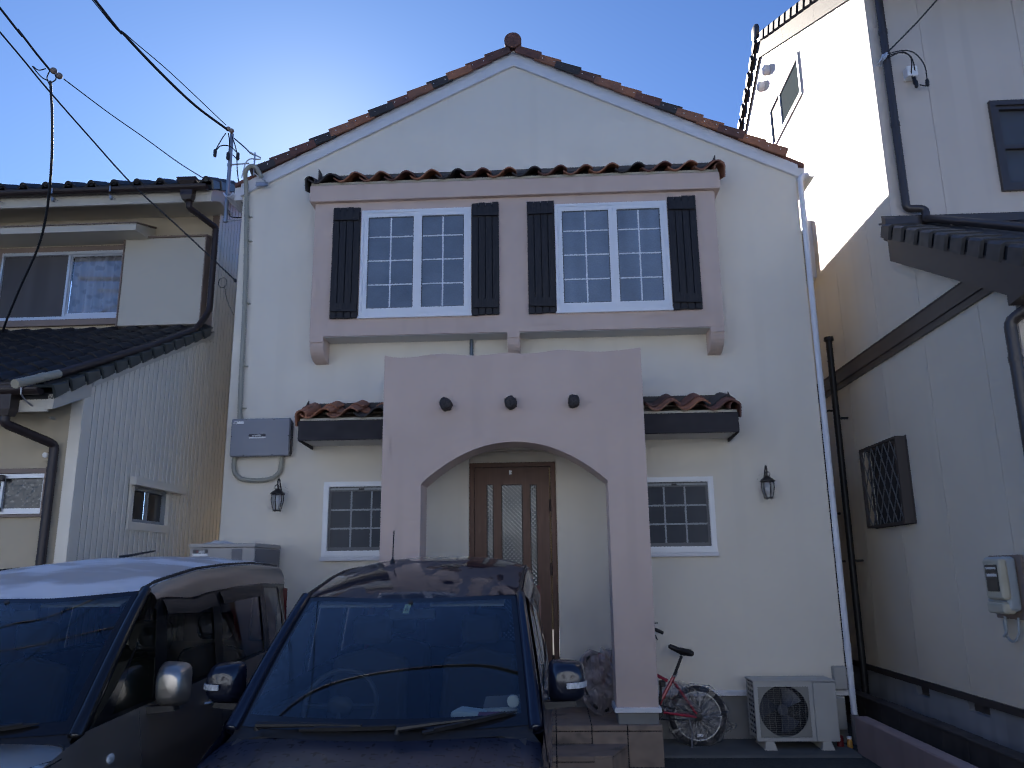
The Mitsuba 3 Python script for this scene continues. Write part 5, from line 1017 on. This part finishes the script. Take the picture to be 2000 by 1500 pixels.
k = cable([(-6.0, 0, 8.2), (-5.2, 4, 6.95), (-4.79, 6.0, 6.23), (-4.672, 6.5, 6.019), (-4.501, 7.0, 5.772), (-4.242, 7.4, 5.453), (-3.861, 7.7, 5.098), (-3.295, 7.88, 4.56)], 0.008, 'black line crossing the left house to the edge of the cream wall')
put(k + '__coil', cat([tube([(-3.42 + 0.045 * math.cos(t), 7.86, 4.53 + 0.055 * math.sin(t)) for t in np.linspace(0, 2 * math.pi * 1.2, 24)], 0.004, 6), tube([(-3.40, 7.87, 4.50), (-3.37, 7.87, 4.36), (-3.30, 7.88, 4.20), (-3.285, 7.89, 4.19)], 0.004, 6, 5), cb(-3.31, -3.285, 7.87, 7.90, 4.545, 4.575, 0.003)]), 'm_cable')
cable([(-3.46, 7.98, 6.28), (-3.289, 7.9, 6.106), (-3.20, 7.82, 6.0), (-3.13, 7.79, 5.95)], 0.007, 'short wire from the mast top down to the roof hook', 'support_wire')
cable([(-8, 5.0, 6.5), (-3, 5.08, 6.25), (-0.8, 5.12, 6.2), (3, 5.12, 6.4), (6.5, 5.1, 6.7)], 0.035, 'thick overhead cable mirrored as an arc in the blue car windscreen')
cable([(-8, 4.4, 6.5), (-3.2, 4.0, 6.3), (-2.6, 3.92, 6.25), (-1.9, 3.78, 6.25), (3, 3.1, 6.5), (6.5, 2.6, 6.7)], 0.03, 'overhead cable mirrored as an arc in the silver car windscreen')
# ================================================================ CARS
def panel(poly, fn, edge=0.09):
    v, f = trimesh.creation.triangulate_polygon(poly, engine='earcut')
    v, f = trimesh.remesh.subdivide_to_size(np.c_[v, np.zeros(len(v))], f, edge)
    m = trimesh.Trimesh(np.array([fn(a, b) for a, b, _ in v]), f, process=False); m.merge_vertices(); return m
def make_car(t, P):
    cx, hw, g = P['cx'], P['hw'], P['g']; y0, yc, zc, yh, wr, yr = P['y0'], P['yc'], P['zc'], P['yh'], P['wr'], P['yr']
    I = lambda tab: (lambda y: float(np.interp(y, [a for a, b in tab], [b for a, b in tab])))
    rz, rd, belt = I(P['roof']), I(P['drop']), I(P['belt']); bul, bt = P['bulge'], P['bt']; wb, wt = P['wb'], P['wt']
    body, glassm = P['paint'], P['glass']
    zedge = lambda y: rz(y) - rd(y)
    # --- roof skin with rounded edges
    S = np.r_[np.linspace(-1, 1, 33)]
    ys = np.r_[np.linspace(0, 0.12, 4), np.linspace(0.18, 1, 15)]
    def roofpt(s, t, dz=0.0):
        yf = yh - bt * (1 - s * s); y = yf + (yr - 0.07 - yf) * t; yy = max(y, yh - bt)
        w = wr * (1 - 0.05 * max(0, t - 0.6) / 0.4)
        z = rz(yy) - rd(yy) * abs(s) ** 3.0 + dz
        if P.get('ribs') and abs(s) < 0.75 and 0.1 < t < 0.93: z += 0.004 * math.cos(s * 16)
        return (cx + s * w, y, z)
    roof = grid(np.array([[roofpt(s, t) for t in ys] for s in S]))
    put(t + '__roof', roof, P['roofmat'], smooth=True)
    put(t + '__headliner', grid(np.array([[roofpt(s * 0.97, tt, -0.035) for tt in np.linspace(0.03, .98, 8)] for s in np.linspace(-1, 1, 9)])), 'm_headliner', smooth=True)
    railw, raild = P['rail']
    xr = lambda y: wr * (1 - 0.05 * max(0, (y - yh) / (yr - 0.07 - yh) - 0.6) / 0.4)
    yst = np.linspace(yh + 0.0, yr - 0.07, 18)
    zr = lambda y: zedge(y) - raild * min(1, 0.35 + (y - yh) * 1.6)
    for sd in (-1, 1):
        V = [[(cx + sd * (xr(y) + railw * a), y, zedge(y) - (zedge(y) - zr(y)) * b) for a, b in ((-0.02, 0.02), (0.28, 0.10), (0.62, 0.32), (0.88, 0.62), (1.0, 1.0))] for y in yst]
        put(t + '__roof_rail', grid(np.array(V)), body, smooth=True)
        V = [(cx + sd * (xr(y) - 0.018), y, zedge(y) + 0.010 + 0.004) for y in yst]
        put(t + '__roof_moulding', tube([(a, b, c - 0.008) for a, b, c in V], 0.010, 6), 'm_black', smooth=True)
    # --- windscreen
    def ws(s, v, off=0.0):
        a = np.array((cx + s * wb, yc - bul * (1 - s * s), zc)); yt = yh - bt * (1 - s * s)
        b = np.array((cx + s * wt, yt, rz(max(yt, yh - bt)) - rd(yt) * abs(s) ** 3)); p = a + (b - a) * v
        n = np.array((0.12 * s, -(b - a)[2], (b - a)[1])); n /= np.linalg.norm(n)
        return p + n * (0.022 * math.sin(math.pi * v) * (1 - 0.4 * s * s) + off)
    us = np.r_[-1, -0.93, np.linspace(-0.86, 0.86, 23), 0.93, 1]; vs = np.r_[0, 0.075, np.linspace(0.14, 0.9, 12), 0.955, 1]
    Pw = np.array([[ws(u, v) for v in vs] for u in us])
    put(t + '__windscreen', grid(Pw[1:-1, 1:-1]), 'm_screenglass', smooth=True)
    fr = cat([grid(Pw[0:2]), grid(Pw[-2:]), grid(Pw[1:-1, 0:2]), grid(Pw[1:-1, -2:])])
    put(t + '__windscreen_border', fr, P.get('border', 'm_black_gloss'), smooth=60)
    for sd in (-1, 1):
        pts = [ws(sd * 1.02, v, 0.002) for v in np.linspace(-0.03, 1.0, 8)]
        put(t + '__pillar', tube(pts, np.linspace(0.034, 0.026, 8), 10), P['pillar'], smooth=True)
    # --- side: lower skin, upper frame with windows
    zsill = g + 0.22
    def plan(y): return 1 - 0.16 * max(0, (y0 + 0.75 - y) / 0.75) ** 2.2 - 0.10 * max(0, (y - (yr - 0.45)) / 0.45) ** 2.5
    hz = I(P['hood'])
    topz = lambda y: belt(y) if y > yc - 0.02 else min(belt(y), hz(y) - 0.045 + 0.05 * max(0, (y - (yc - 0.35)) / 0.35))
    def sidex(y, z):
        u = (z - zsill) / (topz(y) - zsill); return hw * plan(y) * (1 - 0.035 * max(0, u - 0.72) / 0.28 * 1.0 - 0.05 * max(0, 0.35 - u) + 0.006 * math.sin(math.pi * min(max((u - .55) / .3, 0), 1)))
    for sd in (-1, 1):
        yy = np.linspace(y0 + 0.02, yr - 0.02, 60)
        poly = Polygon([(y, 0.0) for y in yy] + [(y, 1.0) for y in yy[::-1]])
        arches = []
        for wy in P['axles']:
            arches.append(Polygon([(wy + 0.31 * math.cos(a), (g + 0.27 + 0.31 * math.sin(a) - zsill) / (topz(wy) - zsill)) for a in np.linspace(0, 2 * math.pi, 32)]))
        poly = poly.difference(shapely.union_all(arches))
        poly = max(getattr(poly, 'geoms', [poly]), key=lambda q: q.area)
        def sm(y, u): z = zsill + u * (topz(y) - zsill); return (cx + sd * sidex(y, z), y, z)
        put(t + '__body_side', panel(poly, sm, 0.07), body, smooth=50)
        for ysm in P['seams']:
            V = []
            for u in np.linspace(0.05, 0.985, 12):
                a = np.array(sm(ysm - 0.002, u)) + (sd * 0.0015, 0, 0); b = np.array(sm(ysm + 0.0025, u)) + (sd * 0.0015, 0, 0); V.append([a, b])
            put(t + '__door_gap', grid(np.array(V)), 'm_seamline')
        # upper frame
        xb = lambda y: hw * plan(y) * 0.965; xt = lambda y: xr(y) + railw
        yfA = lambda v: yc + 0.06 + (yh - yc - 0.03) * v
        def um(y, v, off=0.0):
            yv = max(y, yh); zt = zr(yv); zb = belt(y)
            return (cx + sd * (xb(y) + (xt(yv) - xb(y)) * v ** 1.15 - off), y, zb + (zt - zb) * v)
        nY = 24
        outer = Polygon([(yy_, 0.0) for yy_ in np.linspace(yc + 0.02, yr - 0.05, nY)] + [(yr - 0.05 - 0.03 * v, v) for v in (0.33, 0.66)] + [(yy_, 1.0) for yy_ in np.linspace(yr - 0.09, yh + 0.02, nY)] + [(yfA(v), v) for v in (0.75, 0.5, 0.25)])
        holes = [Polygon(h) for h in P['windows']]
        put(t + '__window_frame', panel(outer.difference(shapely.union_all(holes)), um, 0.12), P['framemat'], smooth=50)
        for i, h in enumerate(holes):
            put(t + '__side_window', panel(h.buffer(0.006), lambda y, v: um(y, v, 0.008), 0.15), P['wglass'][i], smooth=50)
        for (ya, yb, va, vb) in P.get('visors', []):
            V = [[np.array(um(y, v, 0.0)) + (sd * (0.004 + 0.022 * math.sin(math.pi * min((vb - v) / (vb - va), 1) * 0.5)), 0, 0) for v in np.linspace(va, vb, 5)] for y in np.linspace(ya, yb, 8)]
            put(t + '__door_visor', grid(np.array(V)), 'm_visor', smooth=True)
        put(t + '__door_trim', bx(*sorted((cx + sd * (hw - 0.10), cx + sd * (hw - 0.06))), yc + 0.15, yr - 0.2, g + 0.3, min(belt(yc + .2), belt(yr)) - 0.03), 'm_dash')
        for hy, hz_ in P['handles']:
            x = cx + sd * (sidex(hy, hz_) + 0.002)
            put(t + '__door_handle', cat([tube([(x, hy - 0.085, hz_ - .008), (x + sd * 0.032, hy - 0.06, hz_ - .004), (x + sd * 0.034, hy + 0.05, hz_ + 0.006), (x, hy + 0.085, hz_ + 0.012)], 0.011, 8, 4), lathe([(0, -0.004), (0.035, -0.002), (0.036, 0.0)], (x, hy - 0.02, hz_ - 0.01), 'x', 16)]), body, smooth=40)
    # --- bonnet and front
    prof = P['front']
    def hp(s, row):
        y, z, w = row; return (cx + s * w * hw, y + 0.10 * s * s * (1 if y < yc - 0.3 else 1) + 0.0, z - 0.045 * abs(s) ** 4)
    rows = prof
    put(t + '__bonnet', grid(np.array([[hp(s, r) for r in rows] for s in np.linspace(-1, 1, 25)])), P['hoodmat'], smooth=60)
    # cowl between bonnet and glass
    put(t + '__cowl', grid(np.array([[np.array(hp(s, rows[-1])) + (0, -0.004, -0.004), ws(s, 0.0) + np.array((0, -0.03, -0.03)), ws(s, 0.0) + np.array((0, 0.01, 0.004))] for s in np.linspace(-1, 1, 21)])), 'm_black', smooth=30)
    # --- rear
    zb = belt(yr - 0.06)
    put(t + '__tailgate', grid(np.array([[(cx + s * hw * 0.90 * k, yr - 0.02 - 0.06 * s * s + d, z) for z, k, d in ((g + 0.22, 0.98, 0), (g + 0.6, 1.0, 0.01), (zb, 0.99, 0.0))] for s in np.linspace(-1, 1, 9)])), body, smooth=50)
    put(t + '__rear_window', grid(np.array([[(cx + s * (hw * 0.89 + (xr(yr) - hw * .89) * v), yr - 0.02 - 0.06 * s * s - 0.05 * v, zb + (rz(yr) - rd(yr) * abs(s) ** 3 - zb) * v) for v in np.linspace(0, 1, 5)] for s in np.linspace(-1, 1, 13)])), 'm_privglass', smooth=True)
    for sd in (-1, 1):
        put(t + '__tail_lamp', cat([hull([(cx + sd * (hw * 0.905 + a), yr - 0.13 + b, z) for z in (zb - 0.02, zr(yr - 0.1) - 0.03) for a, b in ((0, 0), (-0.035, 0.085), (-0.06, 0.07), (-0.03, 0))])]), 'm_tail')
    # --- wheels
    for wy in P['axles']:
        for sd in (-1, 1):
            x = cx + sd * (hw - 0.085)
            w = put(t + '__wheel', lathe([(0.19, -0.075), (0.25, -0.078), (0.272, -0.05), (0.272, 0.05), (0.25, 0.078), (0.19, 0.075)], (x, wy, g + 0.272), 'x', 28), 'm_rubber', smooth=40)
            put(w + '__rim', cat([lathe([(0, -0.03), (0.05, -0.04), (0.06, -0.03), (0.17, -0.02), (0.19, -0.06), (0.19, 0.06), (0, 0.06)], (x, wy, g + 0.272), 'x', 28)]), 'm_steel', smooth=40)
    # --- interior
    put(t + '__dashboard', hull([(cx + sx * (hw - 0.1), y, z) for sx in (-1, 1) for y, z in ((yc - 0.12, zc - 0.06), (yc + 0.05, zc - 0.02), (yc + 0.35, zc - 0.035), (yc + 0.42, zc - 0.12), (yc + 0.42, zc - 0.35), (yc - 0.1, zc - 0.35))]), 'm_dash')
    put(t + '__floor', bx(cx - hw + 0.1, cx + hw - 0.1, yc - 0.1, yr - 0.12, g + 0.2, g + 0.26), 'm_dash')
    for k, (dx, y) in enumerate(((-0.33, yc + 1.05), (0.33, yc + 1.05), (-0.33, yc + 1.95), (0.33, yc + 1.95))):
        s_ = put(t + '__seat', cat([rbox(cx + dx - 0.24, cx + dx + 0.24, y - 0.42, y + 0.05, g + 0.42, g + 0.60, 0.05, 10), tri(m3.Manifold.batch_hull([m3.Manifold.sphere(0.055, 12).translate((cx + dx + a, y + b, g + c)) for a, b, c in ((-.19, 0, .55), (.19, 0, .55), (-.17, .16, 1.08), (.17, .16, 1.08), (0, .17, 1.12))]))]), 'm_seat', smooth=50)
        put(s_ + '__headrest', rbox(cx + dx - 0.12, cx + dx + 0.12, y + 0.14, y + 0.24, g + 1.19, g + 1.36, 0.045, 10), 'm_seat', smooth=50)
    wx, wy, wz = cx - 0.33, yc + 0.52, zc + 0.0
    rimp = [(wx + 0.185 * math.cos(a), wy + 0.185 * math.sin(a) * 0.45, wz + 0.185 * math.sin(a) * 0.89) for a in np.linspace(0, 2 * math.pi, 33)]
    sw = put(t + '__steering_wheel', cat([tube(rimp, 0.014, 8)] + [cyl((wx, wy, wz), rimp[i], 0.014, 6) for i in (0, 16, 24)] + [tri(m3.Manifold.sphere(1.0, 20).scale((0.07, 0.03, 0.055)).translate((wx, wy, wz)))]), 'm_steerwheel', smooth=40)
    mv = ws(P['mir_s'], 0.90); mv = mv + np.array((0, 0.10, -0.035))
    put(t + '__rear_view_mirror', cat([rbox(mv[0] - 0.125, mv[0] + 0.125, mv[1] - 0.012, mv[1] + 0.012, mv[2] - 0.03, mv[2] + 0.03, 0.011, 8), cyl(mv, mv + np.array((0, -0.06, 0.07)), 0.012, 8)]), 'm_dash', smooth=40)
    for sd in (-1, 1):
        q = ws(sd * 0.52, 0.955); put(t + '__sun_visor', cat([hull([(q[0] - 0.2 * a, q[1] + dy, q[2] + dz) for a in (-1, 1) for dy, dz in ((0.05, -0.03), (0.06, -0.02), (0.22, 0.015), (0.22, 0.025))])]), 'm_headliner')
    # inspection sticker
    st = P['sticker']; a, b, c, d = (ws(st - 0.026, 0.945, -0.004), ws(st + 0.026, 0.945, -0.004), ws(st + 0.026, 0.855, -0.004), ws(st - 0.026, 0.855, -0.004))
    k = put(t + '__sticker', grid(np.array([[a, d], [b, c]])), 'm_sticker')
    ex, ey = (b - a) / np.linalg.norm(b - a), (a - d) / np.linalg.norm(a - d); en = np.cross(ex, ey)
    for txt, h, fx, fy in P['stickertext']:
        m = meshkit.text_mesh(txt, h, 0.0006); m.vertices[:, :2] -= m.bounds[:, :2].mean(0); o = (a + b + c + d) / 4
        m = trimesh.Trimesh([o + ex * (p[0] + fx) + ey * (p[1] + fy) + en * (p[2] + 0.0012) for p in m.vertices], m.faces, process=False); put(k + '__numeral', m, 'm_ink')
    return ws, sidex, hp
mat('m_seamline', (0.09, 0.085, 0.08), 0.5); mat('m_visor', (0.012, 0.012, 0.013), 0.35, 0.25); mat('m_steerwheel', (0.05, 0.05, 0.052), 0.5)

def wiper(t, ws, s0, s1, v0, v1, arm_s):
    pts = [ws(s0 + (s1 - s0) * q, v0 + (v1 - v0) * q, 0.012) for q in np.linspace(0, 1, 9)]
    k = put(t + '__wiper', cat([tube(pts, np.r_[np.full(8, 0.010), 0.004], 6), tube([p + np.array((0, -0.008, 0.008)) for p in pts[1:8]], 0.007, 6)]), 'm_black', smooth=40)
    m = pts[4] + np.array((0, -0.012, 0.014)); b = ws(arm_s, -0.03, 0.02)
    put(k + '__arm', tube([b, b + np.array((0.0, -0.004, 0.02)), (b + m) / 2 + np.array((0, 0, 0.012)), m], [0.016, 0.015, 0.011, 0.007], 8), 'm_black', smooth=40)

# ---- dark blue car in the middle
t = 'blue_car'
lab(t, 'glossy dark blue boxy small car parked in the centre facing the viewer', 'car')
BL = dict(cx=-0.775, hw=0.7375, g=-0.08, y0=3.02, yc=3.80, zc=0.868, yh=4.50, wr=0.60, yr=6.42, wb=0.665, wt=0.575, bulge=0.17, bt=0.08,
    roof=[(4.40, 1.385), (4.55, 1.44), (4.75, 1.50), (5.0, 1.555), (5.3, 1.60), (5.7, 1.632), (6.1, 1.642), (6.4, 1.635)], drop=[(4.4, 0.0), (4.55, 0.025), (4.75, 0.05), (5.1, 0.062), (5.75, 0.075), (6.4, 0.085)],
    belt=[(3.6, 0.86), (3.85, 0.895), (4.3, 0.915), (6.4, 0.98)], hood=[(3.0, 0.66), (3.2, 0.765), (3.45, 0.805), (3.7, 0.835), (3.8, 0.85)],
    front=[(3.06, 0.14, 0.86), (3.03, 0.40, 0.88), (3.04, 0.58, 0.88), (3.08, 0.69, 0.90), (3.16, 0.755, 0.92), (3.28, 0.79, 0.945), (3.42, 0.812, 0.955), (3.56, 0.832, 0.955), (3.66, 0.846, 0.95)],
    paint='m_bluepaint', hoodmat='m_bluehood', roofmat='m_blueroof', glass='m_screenglass', pillar='m_bluepaint', framemat='m_bluepaint', border='m_black_gloss', rail=(0.035, 0.10), axles=(3.62, 5.85), seams=(4.16, 4.98), handles=((4.86, 0.84), (5.72, 0.86)),
    windows=[[(4.22, 0.05), (4.90, 0.05), (4.90, 0.93), (4.58, 0.93)], [(5.0, 0.05), (5.66, 0.05), (5.64, 0.93), (5.0, 0.93)], [(5.76, 0.10), (6.2, 0.12), (6.17, 0.9), (5.74, 0.93)]], wglass=['m_sideglass', 'm_privglass', 'm_privglass'],
    mir_s=0.02, sticker=0.0, stickertext=[('1', 0.012, 0.0, 0.020), ('8', 0.026, 0.0, -0.010)], visors=[(4.62, 4.92, 0.83, 0.97), (4.98, 5.66, 0.83, 0.97)])
ws, sidex, hp = make_car(t, BL)
wiper(t, ws, -0.50, 0.33, -0.005, 0.02, -0.80); wiper(t, ws, 0.30, 0.90, -0.02, 0.075, 0.15)
def door_mirror(t, c, w, d, h, paint, sgn, foot, tilt=0.0):
    x, y, z = c; V = []
    for tq in np.linspace(0, math.pi / 2, 11):
        v, k_ = math.sin(tq) ** 1.15, math.cos(tq) ** 0.42 if tq < 1.57 else 0.0; row = []
        for a in np.linspace(0, 2 * math.pi, 41):
            ca, sa = math.cos(a), math.sin(a); e_ = 0.42 + 0.4 * v; px = math.copysign(abs(ca) ** e_, ca) * w / 2 * k_; pz = math.copysign(abs(sa) ** e_, sa) * h / 2 * k_
            row.append((x + px + sgn * 0.01 * v, y + d * 0.5 - d * v, z + pz * (1.0 - 0.12 * sgn * px / w) + tilt * px))
        V.append(row)
    k = put(t + '__door_mirror', grid(np.array(V)), paint, smooth=True)
    put(k + '__glass', rbox(x - w * .42, x + w * .42, y + d * .5 + 0.012, y + d * .5 + 0.024, z - h * .38, z + h * .38, 0.005, 6), 'm_chrome')
    put(k + '__base', hull([(x + sgn * (a * w), y + b, z + c_ * h) for a, b, c_ in ((-.55, -.03, -.62), (-.55, .05, -.62), (0.25, -.02, -.56), (0.25, .04, -.56), (-.62, -.03, -.46), (-.62, .05, -.46), (0.2, -.02, -.44), (0.2, .04, -.44))]), foot)
    return k
for sd, c in ((1, (0.044, 4.02, 1.018)), (-1, (-1.594, 4.02, 1.018))):
    k = door_mirror(t, c, 0.175, 0.10, 0.19, 'm_bluepaint', sd, 'm_black')
    x, y, z = c
    V = [[(x + sd * a, y + b, z - 0.012 + 0.035 * a + dz) for dz in (-0.011, 0.014)] for a, b in ((0.0, -0.078), (0.03, -0.078), (0.06, -0.068), (0.082, -0.045), (0.094, -0.01), (0.096, 0.015))]
    put(k + '__turn_signal', solid_grid(np.array(V), np.array([0, 0.012, 0])), 'm_lampclear')
put(t + '__antenna', cat([tube([(-1.045, 5.30, 1.60), (-1.047, 5.315, 1.665), (-1.052, 5.36, 1.80)], [0.006, 0.004, 0.0045], 8), hull([(-1.045 + .022 * math.cos(a), 5.30 + 0.04 * math.sin(a), 1.578) for a in np.linspace(0, 6.28, 12)] + [(-1.045 + .008 * math.cos(a), 5.305 + .012 * math.sin(a), 1.618) for a in np.linspace(0, 6.28, 8)])]), 'm_black', smooth=50)
for s_ in (-0.62, 0.60):
    put(t + '__bonnet_gap', grid(np.array([[np.array(hp(s_ + d + 0.05 * i * (1 if s_ > 0 else -1) / 6, r)) + (0, 0, 0.0015) for i, r in enumerate(BL['front'][3:])] for d in (-0.002, 0.002)])), 'm_black')
# things on its dashboard
dz = 0.856
k = put('towel', cat([tri(m3.Manifold.batch_hull([m3.Manifold.sphere(0.022, 12).translate((-0.47 + a, 3.93 + b, dz + 0.03 + c)) for a, b, c in ((0, 0, 0), (0.10, -0.03, 0), (0.13, 0.03, 0.0), (0.03, 0.05, 0.01))]))]), 'm_towel', smooth=60)
lab(k, 'folded white towel with faint print lying on the blue car dashboard', 'towel')
k = put('cloth_roll', tri(m3.Manifold.batch_hull([m3.Manifold.sphere(0.024, 12).translate(p) for p in ((-0.34, 3.97, dz + 0.03), (-0.20, 4.0, dz + 0.032))])), 'm_grey_cloth', smooth=60)
lab(k, 'rolled pale cloth beside the white towel inside the windscreen', 'cloth')
k = put('dash_pouch', hull([(-0.36 + a, 4.05 + b, dz + 0.015 + c) for a, b, c in ((0, 0, 0), (0.2, 0.02, 0), (0, 0.06, 0), (0.2, 0.08, 0), (0.02, 0.03, 0.075), (0.18, 0.05, 0.08), (0.02, .055, 0.07), (0.18, 0.075, 0.075))]), 'm_tank_panel')
lab(k, 'dark grey pouch behind the towel on the blue car dashboard', 'pouch')
k = put('white_disc', lathe([(0, -0.008), (0.026, -0.007), (0.029, 0.0), (0.027, 0.012), (0, 0.012)], (-0.205, 3.965, dz + 0.085), 'y', 24), 'm_label_white', smooth=40)
lab(k, 'round white disc standing at the right corner of the blue car dashboard', 'disc')
V = np.array([[(-0.36 + 0.16 * a, 3.80 + 0.10 * b, dz + 0.004 + 0.045 * b) for b in (0, 1)] for a in (0, 1)])
k = put('paper_card', solid_grid(V, np.array([0, 0.0, -0.002])), 'm_card_red'); lab(k, 'dusky pink patterned card at the lower right of the blue windscreen', 'card')
put(k + '__print', cat([solid_grid(np.array([[(-0.33 + a * w + x, 3.802 + 0.10 * (b0 + b * h), dz + 0.0045 + 0.045 * (b0 + b * h)) for b in (0, 1)] for a in (0, 1)]), np.array([0, -0.0005, 0.0005])) for x, w, b0, h in ((0, .03, .2, .5), (0.045, .02, .3, .55), (0.08, .035, .2, .3), (0.075, .02, .6, .25))]), 'm_label_white')

# ---- silver car on the left
t = 'silver_car'
lab(t, 'silver boxy kei car with dark tinted side windows cut off at the left edge', 'car')
SV = dict(cx=-2.62, hw=0.7375, g=-0.08, y0=2.72, yc=3.42, zc=0.905, yh=4.02, wr=0.60, yr=6.12, wb=0.655, wt=0.585, bulge=0.17, bt=0.11,
    roof=[(3.92, 1.425), (4.1, 1.50), (4.3, 1.55), (4.6, 1.60), (5.0, 1.635), (5.5, 1.652), (6.1, 1.64)], drop=[(3.9, 0.0), (4.05, 0.012), (4.3, 0.035), (4.9, 0.052), (6.1, 0.058)],
    belt=[(3.2, 0.88), (3.42, 0.915), (3.8, 0.938), (4.1, 0.955), (5.4, 1.03), (6.1, 1.06)], hood=[(2.7, 0.66), (2.9, 0.79), (3.1, 0.85), (3.3, 0.89), (3.42, 0.905)],
    front=[(2.76, 0.14, 0.86), (2.73, 0.40, 0.88), (2.74, 0.60, 0.88), (2.78, 0.72, 0.90), (2.86, 0.80, 0.92), (2.96, 0.84, 0.945), (3.08, 0.868, 0.955), (3.20, 0.886, 0.955), (3.29, 0.895, 0.95)],
    paint='m_silver', hoodmat='m_silver', roofmat='m_silverroof', glass='m_screenglass', pillar='m_black_gloss', framemat='m_black_gloss', rail=(0.055, 0.125), axles=(3.38, 5.62), seams=(3.83, 4.74), handles=((4.60, 0.862), (5.5, 0.90)), ribs=True,
    windows=[[(3.60, 0.04), (3.96, 0.04), (4.02, 0.90), (3.96, 0.92)], [(4.10, 0.04), (4.68, 0.04), (4.68, 0.93), (4.12, 0.93)], [(4.79, 0.04), (5.45, 0.04), (5.45, 0.93), (4.79, 0.93)], [(5.56, 0.05), (5.92, 0.07), (5.88, 0.93), (5.54, 0.93)]], wglass=['m_sideglass', 'm_sideglass', 'm_privglass', 'm_privglass'],
    mir_s=-0.02, sticker=-0.09, stickertext=[('4', 0.024, 0.0, 0.0)], visors=[(4.08, 4.70, 0.82, 0.975), (4.78, 5.46, 0.82, 0.975)])
ws2, sidex2, hp2 = make_car(t, SV)
wiper(t, ws2, -0.45, 0.30, 0.0, 0.04, -0.75); wiper(t, ws2, 0.22, 0.80, 0.0, 0.06, 0.15)
for sd, c in ((1, (-1.815, 3.92, 1.025)), (-1, (-3.425, 3.92, 1.025))): door_mirror(t, c, 0.155, 0.12, 0.20, 'm_silver', sd, 'm_black')
for sd in (1, -1):
    xr_ = sidex2(3.62, 0.80); put(t + '__side_repeater', tri(m3.Manifold.sphere(1.0, 20).scale((0.008, 0.030, 0.022)).translate((-2.62 + sd * (sidex2(3.58, 0.78) + 0.002), 3.58, 0.775))), 'm_lampclear', smooth=60)
    Pq = [(1.0, 3.26), (0.985, 3.10), (0.965, 2.95), (0.90, 2.86), (0.72, 2.83), (0.60, 2.84), (0.74, 2.93), (0.88, 3.06)]
    rows = SV['front']
    def hs(s, y):
        yc_ = y - 0.10 * s * s; ys_ = [r[0] for r in rows[3:]]; z = np.interp(yc_, ys_, [r[1] for r in rows[3:]]); w = np.interp(yc_, ys_, [r[2] for r in rows[3:]])
        return np.array((-2.62 + sd * s * w * 0.7375, y, z - 0.045 * abs(s) ** 4 + 0.006))
    put(t + '__headlamp', panel(Polygon(Pq), lambda a, b: hs(a, b), 0.05), 'm_headlamp', smooth=60)
    put(t + '__headlamp__rim', tube([hs(a, b) for a, b in Pq + Pq[:1]], 0.005, 6), 'm_black')
    put(t + '__bonnet_gap', tube([hs(0.86, 3.385 + 0.0), hs(0.93, 3.36), hs(0.97, 3.31), hs(0.985, 3.24)], 0.004, 6), 'm_black')
put(t + '__antenna', cat([tube([(-3.0, 5.55, 1.655), (-2.93, 5.60, 1.672), (-2.80, 5.66, 1.70)], [0.012, 0.008, 0.006], 8, 4)]), 'm_black', smooth=40)
V = np.array([[(-2.98 + 0.36 * a, 3.66 + 0.20 * b, 0.905 + 0.03 * b) for b in (0, 1)] for a in (0, 1)])
k = put('sun_sheet', solid_grid(V, np.array([0, 0, -0.004])), 'm_tank_panel'); lab(k, 'grey sheet lying on the silver car dashboard', 'sheet')
